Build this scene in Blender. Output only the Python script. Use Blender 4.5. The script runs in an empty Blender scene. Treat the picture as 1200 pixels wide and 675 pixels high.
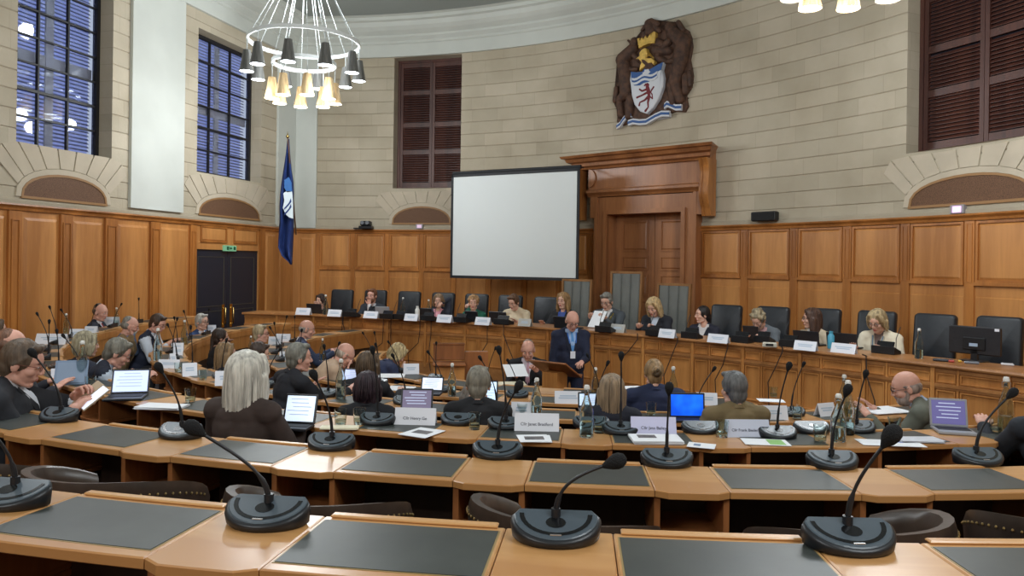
import bpy, bmesh, math, random
from mathutils import Vector, Matrix, Euler
random.seed(7)
PI = math.pi
sc = bpy.context.scene
COL = sc.collection
# ---------------------------------------------------------------- camera model (level camera, slight roll, vertical shift)
F = 870.0; ZC = 2.2; ROLL = 0.014; PX0 = 600.0; PY0 = 309.0
def uv_(px, py):
    u = px - PX0; v = py - PY0
    return u*math.cos(ROLL) + v*math.sin(ROLL), -u*math.sin(ROLL) + v*math.cos(ROLL)
def at_d(px, py, d):
    u, v = uv_(px, py)
    return Vector((u/F*d, d, ZC - v/F*d))
def at_z(px, py, z):
    u, v = uv_(px, py)
    d = (ZC - z)*F/v
    return Vector((u/F*d, d, z))
def z_at(px, py, d):
    return at_d(px, py, d).z
# ---------------------------------------------------------------- materials
def srgb(r, g, b):
    f = lambda c: (c/12.92 if c <= .04045 else ((c+.055)/1.055)**2.4)
    return (f(r/255), f(g/255), f(b/255), 1)
MATS = {}
def M(name, rgb=(200, 200, 200), rough=.5, metal=0, emit=0, var=0, scale=6, bump=0, trans=0, stretch=(1, 1, 1), ior=1.45, spec=.5, rgb2=None, alpha=1, coat=0, thresh=None):
    if name in MATS: return MATS[name]
    m = bpy.data.materials.new(name); m.use_nodes = True
    nt = m.node_tree; b = nt.nodes['Principled BSDF']
    c = srgb(*rgb)
    b.inputs['Base Color'].default_value = c
    b.inputs['Roughness'].default_value = rough
    b.inputs['Metallic'].default_value = metal
    b.inputs['IOR'].default_value = ior
    b.inputs['Specular IOR Level'].default_value = spec
    b.inputs['Transmission Weight'].default_value = trans
    if coat: b.inputs['Coat Weight'].default_value = coat
    if emit:
        b.inputs['Emission Color'].default_value = c
        b.inputs['Emission Strength'].default_value = emit
    if alpha < 1: b.inputs['Alpha'].default_value = alpha
    if var or bump or rgb2:
        tc = nt.nodes.new('ShaderNodeTexCoord'); mp = nt.nodes.new('ShaderNodeMapping')
        mp.inputs['Scale'].default_value = stretch
        nz = nt.nodes.new('ShaderNodeTexNoise'); nz.inputs['Scale'].default_value = scale
        nz.inputs['Detail'].default_value = 4
        nt.links.new(tc.outputs['Object'], mp.inputs['Vector']); nt.links.new(mp.outputs['Vector'], nz.inputs['Vector'])
        r = nt.nodes.new('ShaderNodeValToRGB')
        c2 = srgb(*rgb2) if rgb2 else tuple(x*(1-var) for x in c[:3])+(1,)
        c1 = c if rgb2 else tuple(min(1, x*(1+var)) for x in c[:3])+(1,)
        r.color_ramp.elements[0].color = c2; r.color_ramp.elements[1].color = c1
        lo, hi = thresh or (.35, .65)
        r.color_ramp.elements[0].position = lo; r.color_ramp.elements[1].position = hi
        nt.links.new(nz.outputs['Fac'], r.inputs['Fac']); nt.links.new(r.outputs['Color'], b.inputs['Base Color'])
        if bump:
            bp = nt.nodes.new('ShaderNodeBump'); bp.inputs['Strength'].default_value = bump; bp.inputs['Distance'].default_value = .01
            nt.links.new(nz.outputs['Fac'], bp.inputs['Height']); nt.links.new(bp.outputs['Normal'], b.inputs['Normal'])
    MATS[name] = m
    return m
def wood(name, a, b_, axis='Z', rough=.38, scale=3.0, coat=.15, big=.8):
    """long grain: two stretched noises mixed between three tones"""
    if name in MATS: return MATS[name]
    m = bpy.data.materials.new(name); m.use_nodes = True
    nt = m.node_tree; p = nt.nodes['Principled BSDF']
    p.inputs['Roughness'].default_value = rough; p.inputs['Coat Weight'].default_value = coat
    p.inputs['Coat Roughness'].default_value = .25
    tc = nt.nodes.new('ShaderNodeTexCoord')
    st = {'X': (.12, 1, 1), 'Y': (1, .12, 1), 'Z': (1, 1, .1)}[axis]
    def noise(s, det, mul):
        mp = nt.nodes.new('ShaderNodeMapping'); mp.inputs['Scale'].default_value = tuple(x*mul for x in st)
        n = nt.nodes.new('ShaderNodeTexNoise'); n.inputs['Scale'].default_value = s; n.inputs['Detail'].default_value = det
        n.inputs['Distortion'].default_value = .6
        nt.links.new(tc.outputs['Object'], mp.inputs['Vector']); nt.links.new(mp.outputs['Vector'], n.inputs['Vector'])
        return n
    n1 = noise(scale, 3, big); n2 = noise(scale*9, 5, 1)
    mx = nt.nodes.new('ShaderNodeMath'); mx.operation = 'MULTIPLY_ADD'
    nt.links.new(n2.outputs['Fac'], mx.inputs[0]); mx.inputs[1].default_value = .35
    nt.links.new(n1.outputs['Fac'], mx.inputs[2])
    r = nt.nodes.new('ShaderNodeValToRGB')
    r.color_ramp.elements[0].position = .5; r.color_ramp.elements[1].position = .85
    r.color_ramp.elements[0].color = srgb(*b_); r.color_ramp.elements[1].color = srgb(*a)
    nt.links.new(mx.outputs[0], r.inputs['Fac']); nt.links.new(r.outputs['Color'], p.inputs['Base Color'])
    MATS[name] = m
    return m
def stone_mat():
    m = bpy.data.materials.new('ashlar_stone'); m.use_nodes = True
    nt = m.node_tree; p = nt.nodes['Principled BSDF']; p.inputs['Roughness'].default_value = .85
    uvn = nt.nodes.new('ShaderNodeUVMap')
    br = nt.nodes.new('ShaderNodeTexBrick')
    br.inputs['Scale'].default_value = 1; br.inputs['Brick Width'].default_value = .66; br.inputs['Row Height'].default_value = .235
    br.inputs['Mortar Size'].default_value = .004; br.inputs['Mortar Smooth'].default_value = .3
    br.inputs['Color1'].default_value = srgb(180, 170, 150); br.inputs['Color2'].default_value = srgb(192, 181, 161)
    br.inputs['Mortar'].default_value = srgb(172, 161, 142)
    br.offset = .43; br.squash = .8; br.squash_frequency = 3
    nt.links.new(uvn.outputs['UV'], br.inputs['Vector'])
    tc = nt.nodes.new('ShaderNodeTexCoord')
    nz = nt.nodes.new('ShaderNodeTexNoise'); nz.inputs['Scale'].default_value = 1.3; nz.inputs['Detail'].default_value = 6
    nt.links.new(tc.outputs['Object'], nz.inputs['Vector'])
    r = nt.nodes.new('ShaderNodeValToRGB'); r.color_ramp.elements[0].position = .3; r.color_ramp.elements[1].position = .7
    r.color_ramp.elements[0].color = (.80, .78, .74, 1); r.color_ramp.elements[1].color = (1, 1, 1, 1)
    nt.links.new(nz.outputs['Fac'], r.inputs['Fac'])
    mx = nt.nodes.new('ShaderNodeMix'); mx.data_type = 'RGBA'; mx.blend_type = 'MULTIPLY'; mx.inputs['Factor'].default_value = 1
    nt.links.new(br.outputs['Color'], mx.inputs['A']); nt.links.new(r.outputs['Color'], mx.inputs['B'])
    nt.links.new(mx.outputs['Result'], p.inputs['Base Color'])
    n2 = nt.nodes.new('ShaderNodeTexNoise'); n2.inputs['Scale'].default_value = 14; n2.inputs['Detail'].default_value = 6
    nt.links.new(tc.outputs['Object'], n2.inputs['Vector'])
    bp = nt.nodes.new('ShaderNodeBump'); bp.inputs['Strength'].default_value = .25; bp.inputs['Distance'].default_value = .02
    nt.links.new(n2.outputs['Fac'], bp.inputs['Height']); nt.links.new(bp.outputs['Normal'], p.inputs['Normal'])
    MATS['stone'] = m
    return m
# ---------------------------------------------------------------- mesh builder
class MB:
    def __init__(s): s.v = []; s.f = []; s.mi = []; s.uv = {}; s.cur = 0; s.T = None; s.sm = []; s.smooth = False
    def add(s, vs, fs, uvs=None):
        n = len(s.v)
        if s.T is not None: vs = [s.T @ Vector(p) for p in vs]
        s.v += [tuple(p) for p in vs]
        for i, f in enumerate(fs):
            if uvs: s.uv[len(s.f)] = uvs[i]
            s.f.append([n+k for k in f]); s.mi.append(s.cur); s.sm.append(s.smooth)
    def box(s, c, d, rz=0, bev=0):
        x, y, z = (k/2 for k in d)
        if bev <= 0:
            vs = [(a*x, b*y, e*z) for e in (-1, 1) for a, b in ((-1, -1), (1, -1), (1, 1), (-1, 1))]
            fs = [(0, 3, 2, 1), (4, 5, 6, 7)]+[(i, (i+1) % 4, (i+1) % 4+4, i+4) for i in range(4)]
        else:
            bev = min(bev, .49*min(d))
            vs = []; loops = []
            for e, k in ((-z, 1), (-z+bev, 0), (z-bev, 0), (z, 1)):
                vs += [(a*(x-bev*k), b*(y-bev*k), e) for a, b in ((-1, -1), (1, -1), (1, 1), (-1, 1))]
            fs = [(0, 3, 2, 1), (12, 13, 14, 15)]+[(j*4+i, j*4+(i+1) % 4, j*4+4+(i+1) % 4, j*4+4+i) for j in range(3) for i in range(4)]
        R = Matrix.Rotation(rz, 3, 'Z')
        s.add([R @ Vector(p)+Vector(c) for p in vs], fs)
    def prism(s, poly, z0, z1, bev=0):
        """poly in xy; CCW"""
        n = len(poly)
        if bev:
            cx = sum(p[0] for p in poly)/n; cy = sum(p[1] for p in poly)/n
            sh = lambda p: (p[0]-math.copysign(min(bev, abs(p[0]-cx)), p[0]-cx), p[1]-math.copysign(min(bev, abs(p[1]-cy)), p[1]-cy))
            rings = [([sh(p) for p in poly], z0), (poly, z0+bev), (poly, z1-bev), ([sh(p) for p in poly], z1)]
        else: rings = [(poly, z0), (poly, z1)]
        vs = [(p[0], p[1], z) for ring, z in rings for p in ring]
        fs = [tuple(reversed(range(n))), tuple(range(n*(len(rings)-1), n*len(rings)))]
        fs += [(j*n+i, j*n+(i+1) % n, j*n+n+(i+1) % n, j*n+n+i) for j in range(len(rings)-1) for i in range(n)]
        s.add(vs, fs)
    def tube(s, pts, r, n=8, cap=True):
        pts = [Vector(p) for p in pts]; rs = r if isinstance(r, (list, tuple)) else [r]*len(pts)
        vs = []; m = len(pts); up = None
        for i, p in enumerate(pts):
            t = (pts[min(i+1, m-1)]-pts[max(i-1, 0)])
            if t.length < 1e-9: t = Vector((0, 0, 1))
            t.normalize()
            if up is None:
                up = Vector((0, 0, 1)) if abs(t.z) < .9 else Vector((1, 0, 0))
            a = t.cross(up).normalized(); b = a.cross(t).normalized(); up = b
            for k in range(n):
                q = 2*PI*k/n
                vs.append(p+(a*math.cos(q)+b*math.sin(q))*rs[i])
        fs = [(i*n+k, i*n+(k+1) % n, (i+1)*n+(k+1) % n, (i+1)*n+k) for i in range(m-1) for k in range(n)]
        if cap: fs += [tuple(reversed(range(n))), tuple(range((m-1)*n, m*n))]
        s.add(vs, fs)
    def lathe(s, prof, n=16, c=(0, 0, 0), axis='Z'):
        vs = []; m = len(prof)
        for r, z in prof:
            for k in range(n):
                q = 2*PI*k/n
                p = (r*math.cos(q), r*math.sin(q), z)
                if axis == 'Y': p = (p[0], p[2], p[1])
                vs.append(Vector(p)+Vector(c))
        fs = [(i*n+k, i*n+(k+1) % n, (i+1)*n+(k+1) % n, (i+1)*n+k) for i in range(m-1) for k in range(n)]
        if prof[0][0] > 1e-6: fs.append(tuple(reversed(range(n))))
        if prof[-1][0] > 1e-6: fs.append(tuple(range((m-1)*n, m*n)))
        s.add(vs, fs)
    def ball(s, c, r, nu=12, nv=8, rot=None):
        if not isinstance(r, (tuple, list, Vector)): r = (r, r, r)
        c = Vector(c); vs = []
        for i in range(nv+1):
            t = PI*i/nv
            for k in range(nu):
                q = 2*PI*k/nu
                p = Vector((r[0]*math.sin(t)*math.cos(q), r[1]*math.sin(t)*math.sin(q), -r[2]*math.cos(t)))
                if rot is not None: p = rot @ p
                vs.append(c+p)
        s.add(vs, [(i*nu+k, i*nu+(k+1) % nu, (i+1)*nu+(k+1) % nu, (i+1)*nu+k) for i in range(nv) for k in range(nu)])
    def capsule(s, a, b, ra, rb, n=12):
        a = Vector(a); b = Vector(b); t = (b-a)
        L = t.length or 1e-6; t = t/L
        pts = []; rs = []
        for k in range(4):
            q = PI/2*k/4
            pts.append(a-t*ra*math.cos(q)); rs.append(max(1e-4, ra*math.sin(q)))
        pts += [a, b]; rs += [ra, rb]
        for k in range(3, -1, -1):
            q = PI/2*k/4
            pts.append(b+t*rb*math.cos(q)); rs.append(max(1e-4, rb*math.sin(q)))
        s.tube(pts, rs, n)
    def build(s, name, mats, parent=None, smooth=None, bevel=0, loc=None, rz=None):
        me = bpy.data.meshes.new(name); me.from_pydata(s.v, [], s.f)
        if not isinstance(mats, (list, tuple)): mats = [mats]
        for m in mats: me.materials.append(m)
        if len(mats) > 1: me.polygons.foreach_set('material_index', s.mi)
        if s.uv:
            ul = me.uv_layers.new(name='UVMap')
            for fi, us in s.uv.items():
                p = me.polygons[fi]
                for k, li in enumerate(p.loop_indices): ul.data[li].uv = us[k]
        me.update()
        bm = bmesh.new(); bm.from_mesh(me)
        if not s.uv: bmesh.ops.remove_doubles(bm, verts=bm.verts, dist=1e-6)
        bmesh.ops.recalc_face_normals(bm, faces=bm.faces); bm.to_mesh(me); bm.free()
        if smooth is None: smooth = False
        if smooth or any(s.sm):
            if smooth: me.polygons.foreach_set('use_smooth', [True]*len(me.polygons))
            try: me.set_sharp_from_angle(angle=math.radians(50))
            except Exception: pass
        me.validate()
        o = bpy.data.objects.new(name, me); COL.objects.link(o)
        if parent: o.parent = parent
        if loc: o.location = loc
        if rz is not None: o.rotation_euler.z = rz
        if bevel:
            md = o.modifiers.new('bev', 'BEVEL'); md.width = bevel; md.segments = 2; md.limit_method = 'ANGLE'
        return o
def tag(o, label=None, cat=None, group=None, kind=None):
    if label: o['label'] = label
    if cat: o['category'] = cat
    if group: o['group'] = group
    if kind: o['kind'] = kind
    return o
def thing(name, label, cat, loc=(0, 0, 0), rz=0, group=None):
    o = bpy.data.objects.new(name, None); COL.objects.link(o); o.location = loc; o.rotation_euler.z = rz
    o.empty_display_size = .05
    return tag(o, label, cat, group)
def struct(name, mb, mats, smooth=None):
    return tag(mb.build(name, mats, smooth=smooth), kind='structure')
def dup(root, loc=None, rz=None, label=None, group=None, parent=None):
    r = root.copy(); COL.objects.link(r)
    if parent is not None: r.parent = parent
    if loc is not None: r.location = loc
    if rz is not None: r.rotation_euler.z = rz
    if label: r['label'] = label
    if group: r['group'] = group
    for ch in list(root.children): dup(ch, parent=r)
    return r
def text_mesh(name, body, size, mat, parent, loc, rot, align='CENTER', thick=.0006, xs=1):
    cu = bpy.data.curves.new(name, 'FONT'); cu.body = body; cu.size = size; cu.align_x = align; cu.align_y = 'CENTER'; cu.extrude = thick
    t = bpy.data.objects.new(name+'_src', cu); COL.objects.link(t)
    dg = bpy.context.evaluated_depsgraph_get()
    me = bpy.data.meshes.new_from_object(t.evaluated_get(dg)); bpy.data.objects.remove(t); bpy.data.curves.remove(cu)
    me.materials.clear(); me.materials.append(mat)
    o = bpy.data.objects.new(name, me); COL.objects.link(o); o.parent = parent; o.location = loc; o.rotation_euler = rot; o.scale = (xs, 1, 1)
    return o
# ================================================================ THE ROOM
STONE = stone_mat()
PANEL = wood('oak_panelling', (206, 144, 82), (166, 108, 56), 'Z', .36, 2.2)
PANEL2 = wood('oak_panelling_stiles', (184, 118, 56), (140, 84, 36), 'Z', .36, 4)
RAILW = wood('oak_rail', (176, 112, 54), (132, 80, 34), 'X', .36, 4)
DOORW = wood('oak_door_dark', (172, 114, 70), (130, 82, 48), 'Z', .4, 3)
SHUT = wood('mahogany_shutter', (86, 50, 40), (58, 32, 27), 'Z', .45, 5)
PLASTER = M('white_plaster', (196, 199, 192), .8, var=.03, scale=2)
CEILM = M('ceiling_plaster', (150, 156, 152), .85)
RAIL_Z = 2.815; STONE_TOP = 6.30; CEIL_Z = 6.98
K = Vector((-4.43, 15.02)); DL = Vector((-.258, -.966)).normalized(); NL = Vector((-DL.y, DL.x))*-1
if NL.x < 0: NL = -NL
AC = Vector((-4.43, 4.62)); AR = 10.4; TH_END = 1.52
def arcW(s, z, d=0):           # s = arc length from the corner; d = depth outward (negative = into the room)
    th = s/AR; r = AR+d
    return Vector((AC.x+r*math.sin(th), AC.y+r*math.cos(th), z))
def leftW(s, z, d=0):          # s = distance from the corner towards the camera
    p = K+DL*s-NL*d
    return Vector((p.x, p.y, z))
def arc_s(px, py=309, d=0):    # where the ray of this column meets the arc wall
    u, v = uv_(px, py); t = u/F
    # (tY-cx)^2+(Y-cy)^2=R^2
    R = AR+d; a = t*t+1; b = -2*(t*AC.x+AC.y); c = AC.x**2+AC.y**2-R*R
    Y = (-b+math.sqrt(b*b-4*a*c))/(2*a)
    return AR*math.atan2(t*Y-AC.x, Y-AC.y), Y
def left_s(px, py=309, d=0):
    u, v = uv_(px, py); t = u/F
    k = K-NL*d
    # k.x+DL.x s = t (k.y+DL.y s)
    s = (t*k.y-k.x)/(DL.x-t*DL.y)
    return s, k.y+DL.y*s
def hit(which, px, py, d=0):
    s, Y = (arc_s if which == 'arc' else left_s)(px, py, d)
    return s, z_at(px, py, Y)
ARC_END = AR*TH_END
LEFT_END = 19.0; RIGHT_LEN = 9.0
def wall_grid(W, s0, s1, z0, z1, holes, mb, step=.35, course=.235, groove=True, smooth=False):
    zs = [z0]
    if groove:
        n = int((z1-z0)/course)
        for i in range(1, n+1):
            z = z0+i*course
            if z > z1-.03: break
            zs += [z-.011, z-.004, z+.004, z+.011]
    zs.append(z1)
    dep = {}
    if groove:
        for i in range(1, len(zs)-1, 4):
            dep[zs[i+1]] = .012; dep[zs[i+2]] = .012
    for h in holes: zs += [h[2], h[3]]
    ss = [s0, s1]+[x for h in holes for x in (h[0], h[1])]
    k = s0
    while k < s1: ss.append(k); k += step
    ss = sorted(set(round(x, 5) for x in ss if s0-1e-6 <= x <= s1+1e-6)); zs = sorted(set(round(z, 5) for z in zs if z0-1e-6 <= z <= z1+1e-6))
    dz = {round(k, 5): v for k, v in dep.items()}
    for i in range(len(ss)-1):
        for j in range(len(zs)-1):
            sm = (ss[i]+ss[i+1])/2; zm = (zs[j]+zs[j+1])/2
            if any(h[0] < sm < h[1] and h[2] < zm < h[3] for h in holes): continue
            a, b, c, e = ss[i], ss[i+1], zs[j], zs[j+1]
            mb.add([W(a, c, dz.get(c, 0)), W(b, c, dz.get(c, 0)), W(b, e, dz.get(e, 0)), W(a, e, dz.get(e, 0))], [(0, 1, 2, 3)],
                   [[(a, c-z0), (b, c-z0), (b, e-z0), (a, e-z0)]])
def reveal(W, h, dep, mb):
    a, b, c, e = h; z0 = RAIL_Z
    def q(p1, p2, p3, p4, us): mb.add([p1, p2, p3, p4], [(0, 1, 2, 3)], [us])
    n = max(2, int((e-c)/.235))
    for s, sg in ((a, 0), (b, 1)):
        for i in range(n):
            za = c+(e-c)*i/n; zb = c+(e-c)*(i+1)/n
            q(W(s, za, 0), W(s, za, dep), W(s, zb, dep), W(s, zb, 0), [(s, za-z0), (s+dep, za-z0), (s+dep, zb-z0), (s, zb-z0)])
    for z in (c, e):
        q(W(a, z, 0), W(b, z, 0), W(b, z, dep), W(a, z, dep), [(a, z-z0+.05), (b, z-z0+.05), (b, z-z0+.05+dep*.3), (a, z-z0+.05+dep*.3)])
def fbox(mb, W, s0, s1, z0, z1, d0, d1, n=1):
    """box bent along the wall; d0 (outer, behind) > d1 (front)"""
    for i in range(n):
        a = s0+(s1-s0)*i/n; b = s0+(s1-s0)*(i+1)/n
        vs = [W(a, z0, d0), W(b, z0, d0), W(b, z0, d1), W(a, z0, d1), W(a, z1, d0), W(b, z1, d0), W(b, z1, d1), W(a, z1, d1)]
        fs = [(0, 3, 2, 1), (4, 5, 6, 7), (3, 7, 6, 2), (0, 1, 5, 4)]
        if i == 0: fs.append((0, 4, 7, 3))
        if i == n-1: fs.append((1, 2, 6, 5))
        mb.add(vs, fs)
def loft_profile(mb, W, prof, s0, s1, step=.25, cap=False):
    """prof = [(depth, z)...] swept along the wall"""
    n = max(1, int(abs(s1-s0)/step)); m = len(prof)
    vs = [W(s0+(s1-s0)*i/n, z, d) for i in range(n+1) for d, z in prof]
    fs = [(i*m+j, (i+1)*m+j, (i+1)*m+j+1, i*m+j+1) for i in range(n) for j in range(m-1)]
    if cap: fs += [tuple(range(m)), tuple(range(n*m, n*m+m))]
    mb.add(vs, fs)
def frame(mb, W, s0, s1, z0, z1, w, d0, d1, n=2):
    fbox(mb, W, s0, s1, z0, z0+w, d0, d1, n); fbox(mb, W, s0, s1, z1-w, z1, d0, d1, n)
    fbox(mb, W, s0, s0+w, z0+w, z1-w, d0, d1); fbox(mb, W, s1-w, s1, z0+w, z1-w, d0, d1)
def bevel_panel(mb, W, s0, s1, z0, z1, d0, d1, w, n=2):
    """raised or sunk field with a sloping border of width w"""
    for i in range(n):
        a = s0+(s1-s0)*i/n; b = s0+(s1-s0)*(i+1)/n
        a2 = s0+w+(s1-s0-2*w)*i/n; b2 = s0+w+(s1-s0-2*w)*(i+1)/n
        P_ = lambda s, z, d: W(s, z, d)
        mb.add([P_(a, z0, d0), P_(b, z0, d0), P_(b2, z0+w, d1), P_(a2, z0+w, d1), P_(b2, z1-w, d1), P_(a2, z1-w, d1), P_(b, z1, d0), P_(a, z1, d0)],
               [(0, 1, 2, 3), (3, 2, 4, 5), (5, 4, 6, 7)]+([(0, 3, 5, 7)] if i == 0 else [])+([(1, 6, 4, 2)] if i == n-1 else []))
# ---- openings
w1 = (left_s(20, 170)[0], 0); 
def opening(which, pxa, pxb, zlo, zhi, d=0):
    f = arc_s if which == 'arc' else left_s
    a = f(pxa)[0]; b = f(pxb)[0]
    return (min(a, b), max(a, b), zlo, zhi)
REC = .28
H1 = opening('left', 17, 129, 3.58, 6.10)
H2 = opening('left', 229, 304, 3.64, 6.00)
H3 = opening('arc', 459, 538, 3.67, 6.27)
H4 = opening('arc', 1060, 1215, 3.64, 6.22)
stone = MB(); stone.smooth = False
HD = opening('arc', 704, 808, RAIL_Z-.001, 3.2)
wall_grid(arcW, 0, ARC_END, RAIL_Z, STONE_TOP, [H3, H4, HD], stone)
reveal(arcW, H3, REC, stone); reveal(arcW, H4, REC, stone)
struct('wall_back', stone, STONE)
stl = MB()
wall_grid(leftW, 0, LEFT_END, RAIL_Z, STONE_TOP, [H1, H2], stl)
reveal(leftW, H1, REC, stl); reveal(leftW, H2, REC, stl)
struct('wall_left', stl, STONE)
# right wall beyond the frame, straight towards the camera side
pe = arcW(ARC_END, 0)
def rightW(s, z, d=0): return Vector((pe.x+d+s*.05, pe.y-s, z))
rw = MB(); wall_grid(rightW, 0, RIGHT_LEN, RAIL_Z, STONE_TOP, [], rw); struct('wall_right', rw, STONE)
rp = MB(); fbox(rp, rightW, 0, RIGHT_LEN, -.02, RAIL_Z, .1, 0); 
for i in range(11): bevel_panel(rp, rightW, .15+i*.8, .8+i*.8, .6, 2.6, 0, -.03, .05, 1)
struct('wall_right_panelling', rp, PANEL)
# rear wall behind the camera closes the chamber
RW0 = leftW(LEFT_END, 0); RW1 = rightW(RIGHT_LEN, 0); rd = (RW1-RW0); RL = rd.length; rd.normalize(); RWN = Vector((-rd.y, rd.x, 0))
def rearW(s, z, d=0): p = RW0+rd*s-RWN*d; return Vector((p.x, p.y, z))
rr = MB(); wall_grid(rearW, 0, RL, RAIL_Z, STONE_TOP, [], rr, 1.0, groove=False); struct('wall_rear', rr, STONE)
rr = MB(); fbox(rr, rearW, 0, RL, -.02, RAIL_Z, .1, 0)
for i in range(int(RL/.8)): bevel_panel(rr, rearW, .15+i*.8, .8+i*.8, .9, 2.6, 0, -.03, .05, 1)
struct('wall_rear_panelling', rr, PANEL)
rr = MB(); fbox(rr, rearW, 0, RL, STONE_TOP, CEIL_Z+.05, .1, -.06); struct('trim_11', rr, PLASTER)
# ---- white plaster band, cornice and pilasters
for nm, W, e in (('trim_1', arcW, ARC_END), ('trim_2', leftW, LEFT_END), ('trim_3', rightW, RIGHT_LEN)):
    c = MB()
    prof = [(-.0, STONE_TOP-.02), (-.06, STONE_TOP-.02), (-.06, 6.52), (-.09, 6.54), (-.09, 6.58), (-.16, 6.64), (-.16, 6.68), (-.26, 6.74), (-.33, 6.80), (-.36, 6.88), (-.42, 6.90), (-.42, 6.96), (-.50, CEIL_Z), (.1, CEIL_Z)]
    loft_profile(c, W, prof, 0, e, .3)
    struct(nm, c, PLASTER)
def pilaster(name, W, s0, s1, z0=RAIL_Z+.12, d=-.05):
    p = MB(); fbox(p, W, s0, s1, z0, STONE_TOP, .02, d, max(1, int((s1-s0)/.4))); struct(name, p, PLASTER)
pa = left_s(149)[0]; pb = left_s(211)[0]
pilaster('trim_4', leftW, min(pa, pb), max(pa, pb))
pc = left_s(322)[0]
cp = MB(); fbox(cp, leftW, 0, pc, RAIL_Z+.05, STONE_TOP, .02, -.05); fbox(cp, arcW, 0, arc_s(370)[0], RAIL_Z+.05, STONE_TOP, .02, -.05, 2)
struct('trim_5', cp, PLASTER)
# ledge where the stone meets the panelling
for nm, W, e in (('trim_6', arcW, ARC_END), ('trim_7', leftW, LEFT_END)):
    c = MB()
    for a_, b_ in (((0, arc_s(700)[0]), (arc_s(812)[0], e)) if W is arcW else ((0, e),)): loft_profile(c, W, [(0, RAIL_Z+.10), (-.03, RAIL_Z+.07), (-.03, RAIL_Z-.01)], a_, b_, .3)
    struct(nm, c, STONE)
# ---- ceiling with floor
cl = MB()
ring = [arcW(ARC_END*i/40, CEIL_Z, .1) for i in range(41)]+[rightW(RIGHT_LEN, CEIL_Z, .1)]+[leftW(LEFT_END, CEIL_Z, .1)]
cl.add([Vector(p) for p in ring]+[Vector((p.x, p.y, p.z+.15)) for p in ring], [tuple(range(len(ring))), tuple(range(len(ring), 2*len(ring)))]+[(i, (i+1) % len(ring), (i+1) % len(ring)+len(ring), i+len(ring)) for i in range(len(ring))])
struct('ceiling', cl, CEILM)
# ---- windows on the left wall
BLK = M('black_window_frame', (30, 29, 33), .5)
GLASSW = M('window_glass', (215, 220, 235), .03, trans=1, ior=1.45)
SLAT = M('blind_slat', (176, 180, 200), .9, trans=.6)
DUSK = M('dusk_light', (132, 144, 190), .9, emit=.9)
BARW = M('pale_outer_frame', (205, 205, 205), .7)
def sash_window(idx, H, cols, rows, label=None):
    a, b, c, e = H; dep = REC
    root = bpy.data.objects.new('window_%d' % idx, None); COL.objects.link(root); tag(root, kind='structure')
    f = MB(); g = MB(); sl = MB(); bk = MB()
    frame(f, leftW, a, b, c, e, .055, dep+.02, dep-.06, 1)
    a2, b2, c2, e2 = a+.055, b-.055, c+.055, e-.055
    for i in range(1, cols):
        s = a2+(b2-a2)*i/cols; fbox(f, leftW, s-.012, s+.012, c2, e2, dep, dep-.045)
    for j in range(1, rows):
        z = c2+(e2-c2)*j/rows; w = .011 if j != 2 else .018
        fbox(f, leftW, a2, b2, z-w, z+w, dep, dep-.045)
    f.build('window_frame', BLK, root)
    fbox(g, leftW, a2, b2, c2, e2, dep+.004, dep-.004); g.build('pane', GLASSW, root)
    z = c2
    while z < e2:
        vs = [leftW(a2, z, dep+.06), leftW(b2, z, dep+.06), leftW(b2, z+.026, dep+.085), leftW(a2, z+.026, dep+.085)]
        sl.add(vs+[v+Vector((0, 0, .003)) for v in vs], [(0, 1, 2, 3), (4, 5, 6, 7), (0, 1, 5, 4), (2, 3, 7, 6)]); z += .052
    sl.build('blind', SLAT, root)
    m = MB(); mid = (a2+b2)/2
    fbox(m, leftW, mid-.06, mid+.06, c2, e2, dep+.056, dep+.03); fbox(m, leftW, a2, b2, c2+(e2-c2)*.44, c2+(e2-c2)*.50, dep+.056, dep+.035)
    m.build('outer_window_bar', BARW, root)
    fbox(bk, leftW, a-.1, b+.1, c-.1, e+.1, dep+.3, dep+.25); bk.build('dusk_sky', DUSK, root)
sash_window(1, H1, 3, 7); sash_window(2, H2, 3, 6)
DARKV = M('shutter_backing', (22, 20, 30), .9)
def shutter_window(idx, H, leaves):
    a, b, c, e = H; dep = REC
    root = bpy.data.objects.new('window_%d' % idx, None); COL.objects.link(root); tag(root, kind='structure')
    f = MB(); frame(f, arcW, a, b, c, e, .05, dep+.02, dep-.05, 2); f.build('window_frame', SHUT, root)
    bk = MB(); fbox(bk, arcW, a, b, c, e, dep+.08, dep+.05, 3); bk.build('backing', DARKV, root)
    w = (b-a-.1)/leaves
    for i in range(leaves):
        s0 = a+.05+w*i; s1 = s0+w
        l = MB(); st = .055
        fbox(l, arcW, s0+.003, s0+st, c+.05, e-.05, dep+.01, dep-.03); fbox(l, arcW, s1-st, s1-.003, c+.05, e-.05, dep+.01, dep-.03)
        zs = [c+.05, c+.05+(e-c-.1)*.28, c+.05+(e-c-.1)*.5, c+.05+(e-c-.1)*.76, e-.05]
        rz = [(zs[0], zs[0]+.09)]+[(z-.045, z+.045) for z in zs[1:4]]+[(zs[4]-.09, zs[4])]
        for z0, z1 in rz: fbox(l, arcW, s0+st, s1-st, z0, z1, dep+.005, dep-.025)
        o = l.build('shutter', SHUT, root)
        sl = MB()
        for j in range(4):
            z = rz[j][1]+.015
            while z < rz[j+1][0]-.02:
                p = [arcW(s0+st, z, dep-.015), arcW(s1-st, z, dep-.015), arcW(s1-st, z+.04, dep+.02), arcW(s0+st, z+.04, dep+.02)]
                sl.add(p+[v+Vector((0, 0, .006)) for v in p], [(0, 1, 2, 3), (4, 5, 6, 7), (0, 1, 5, 4), (1, 2, 6, 5), (3, 0, 4, 7)]); z += .047
        sl.build('louvre', SHUT, o)
shutter_window(3, H3, 2); shutter_window(4, H4, 2)
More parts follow.
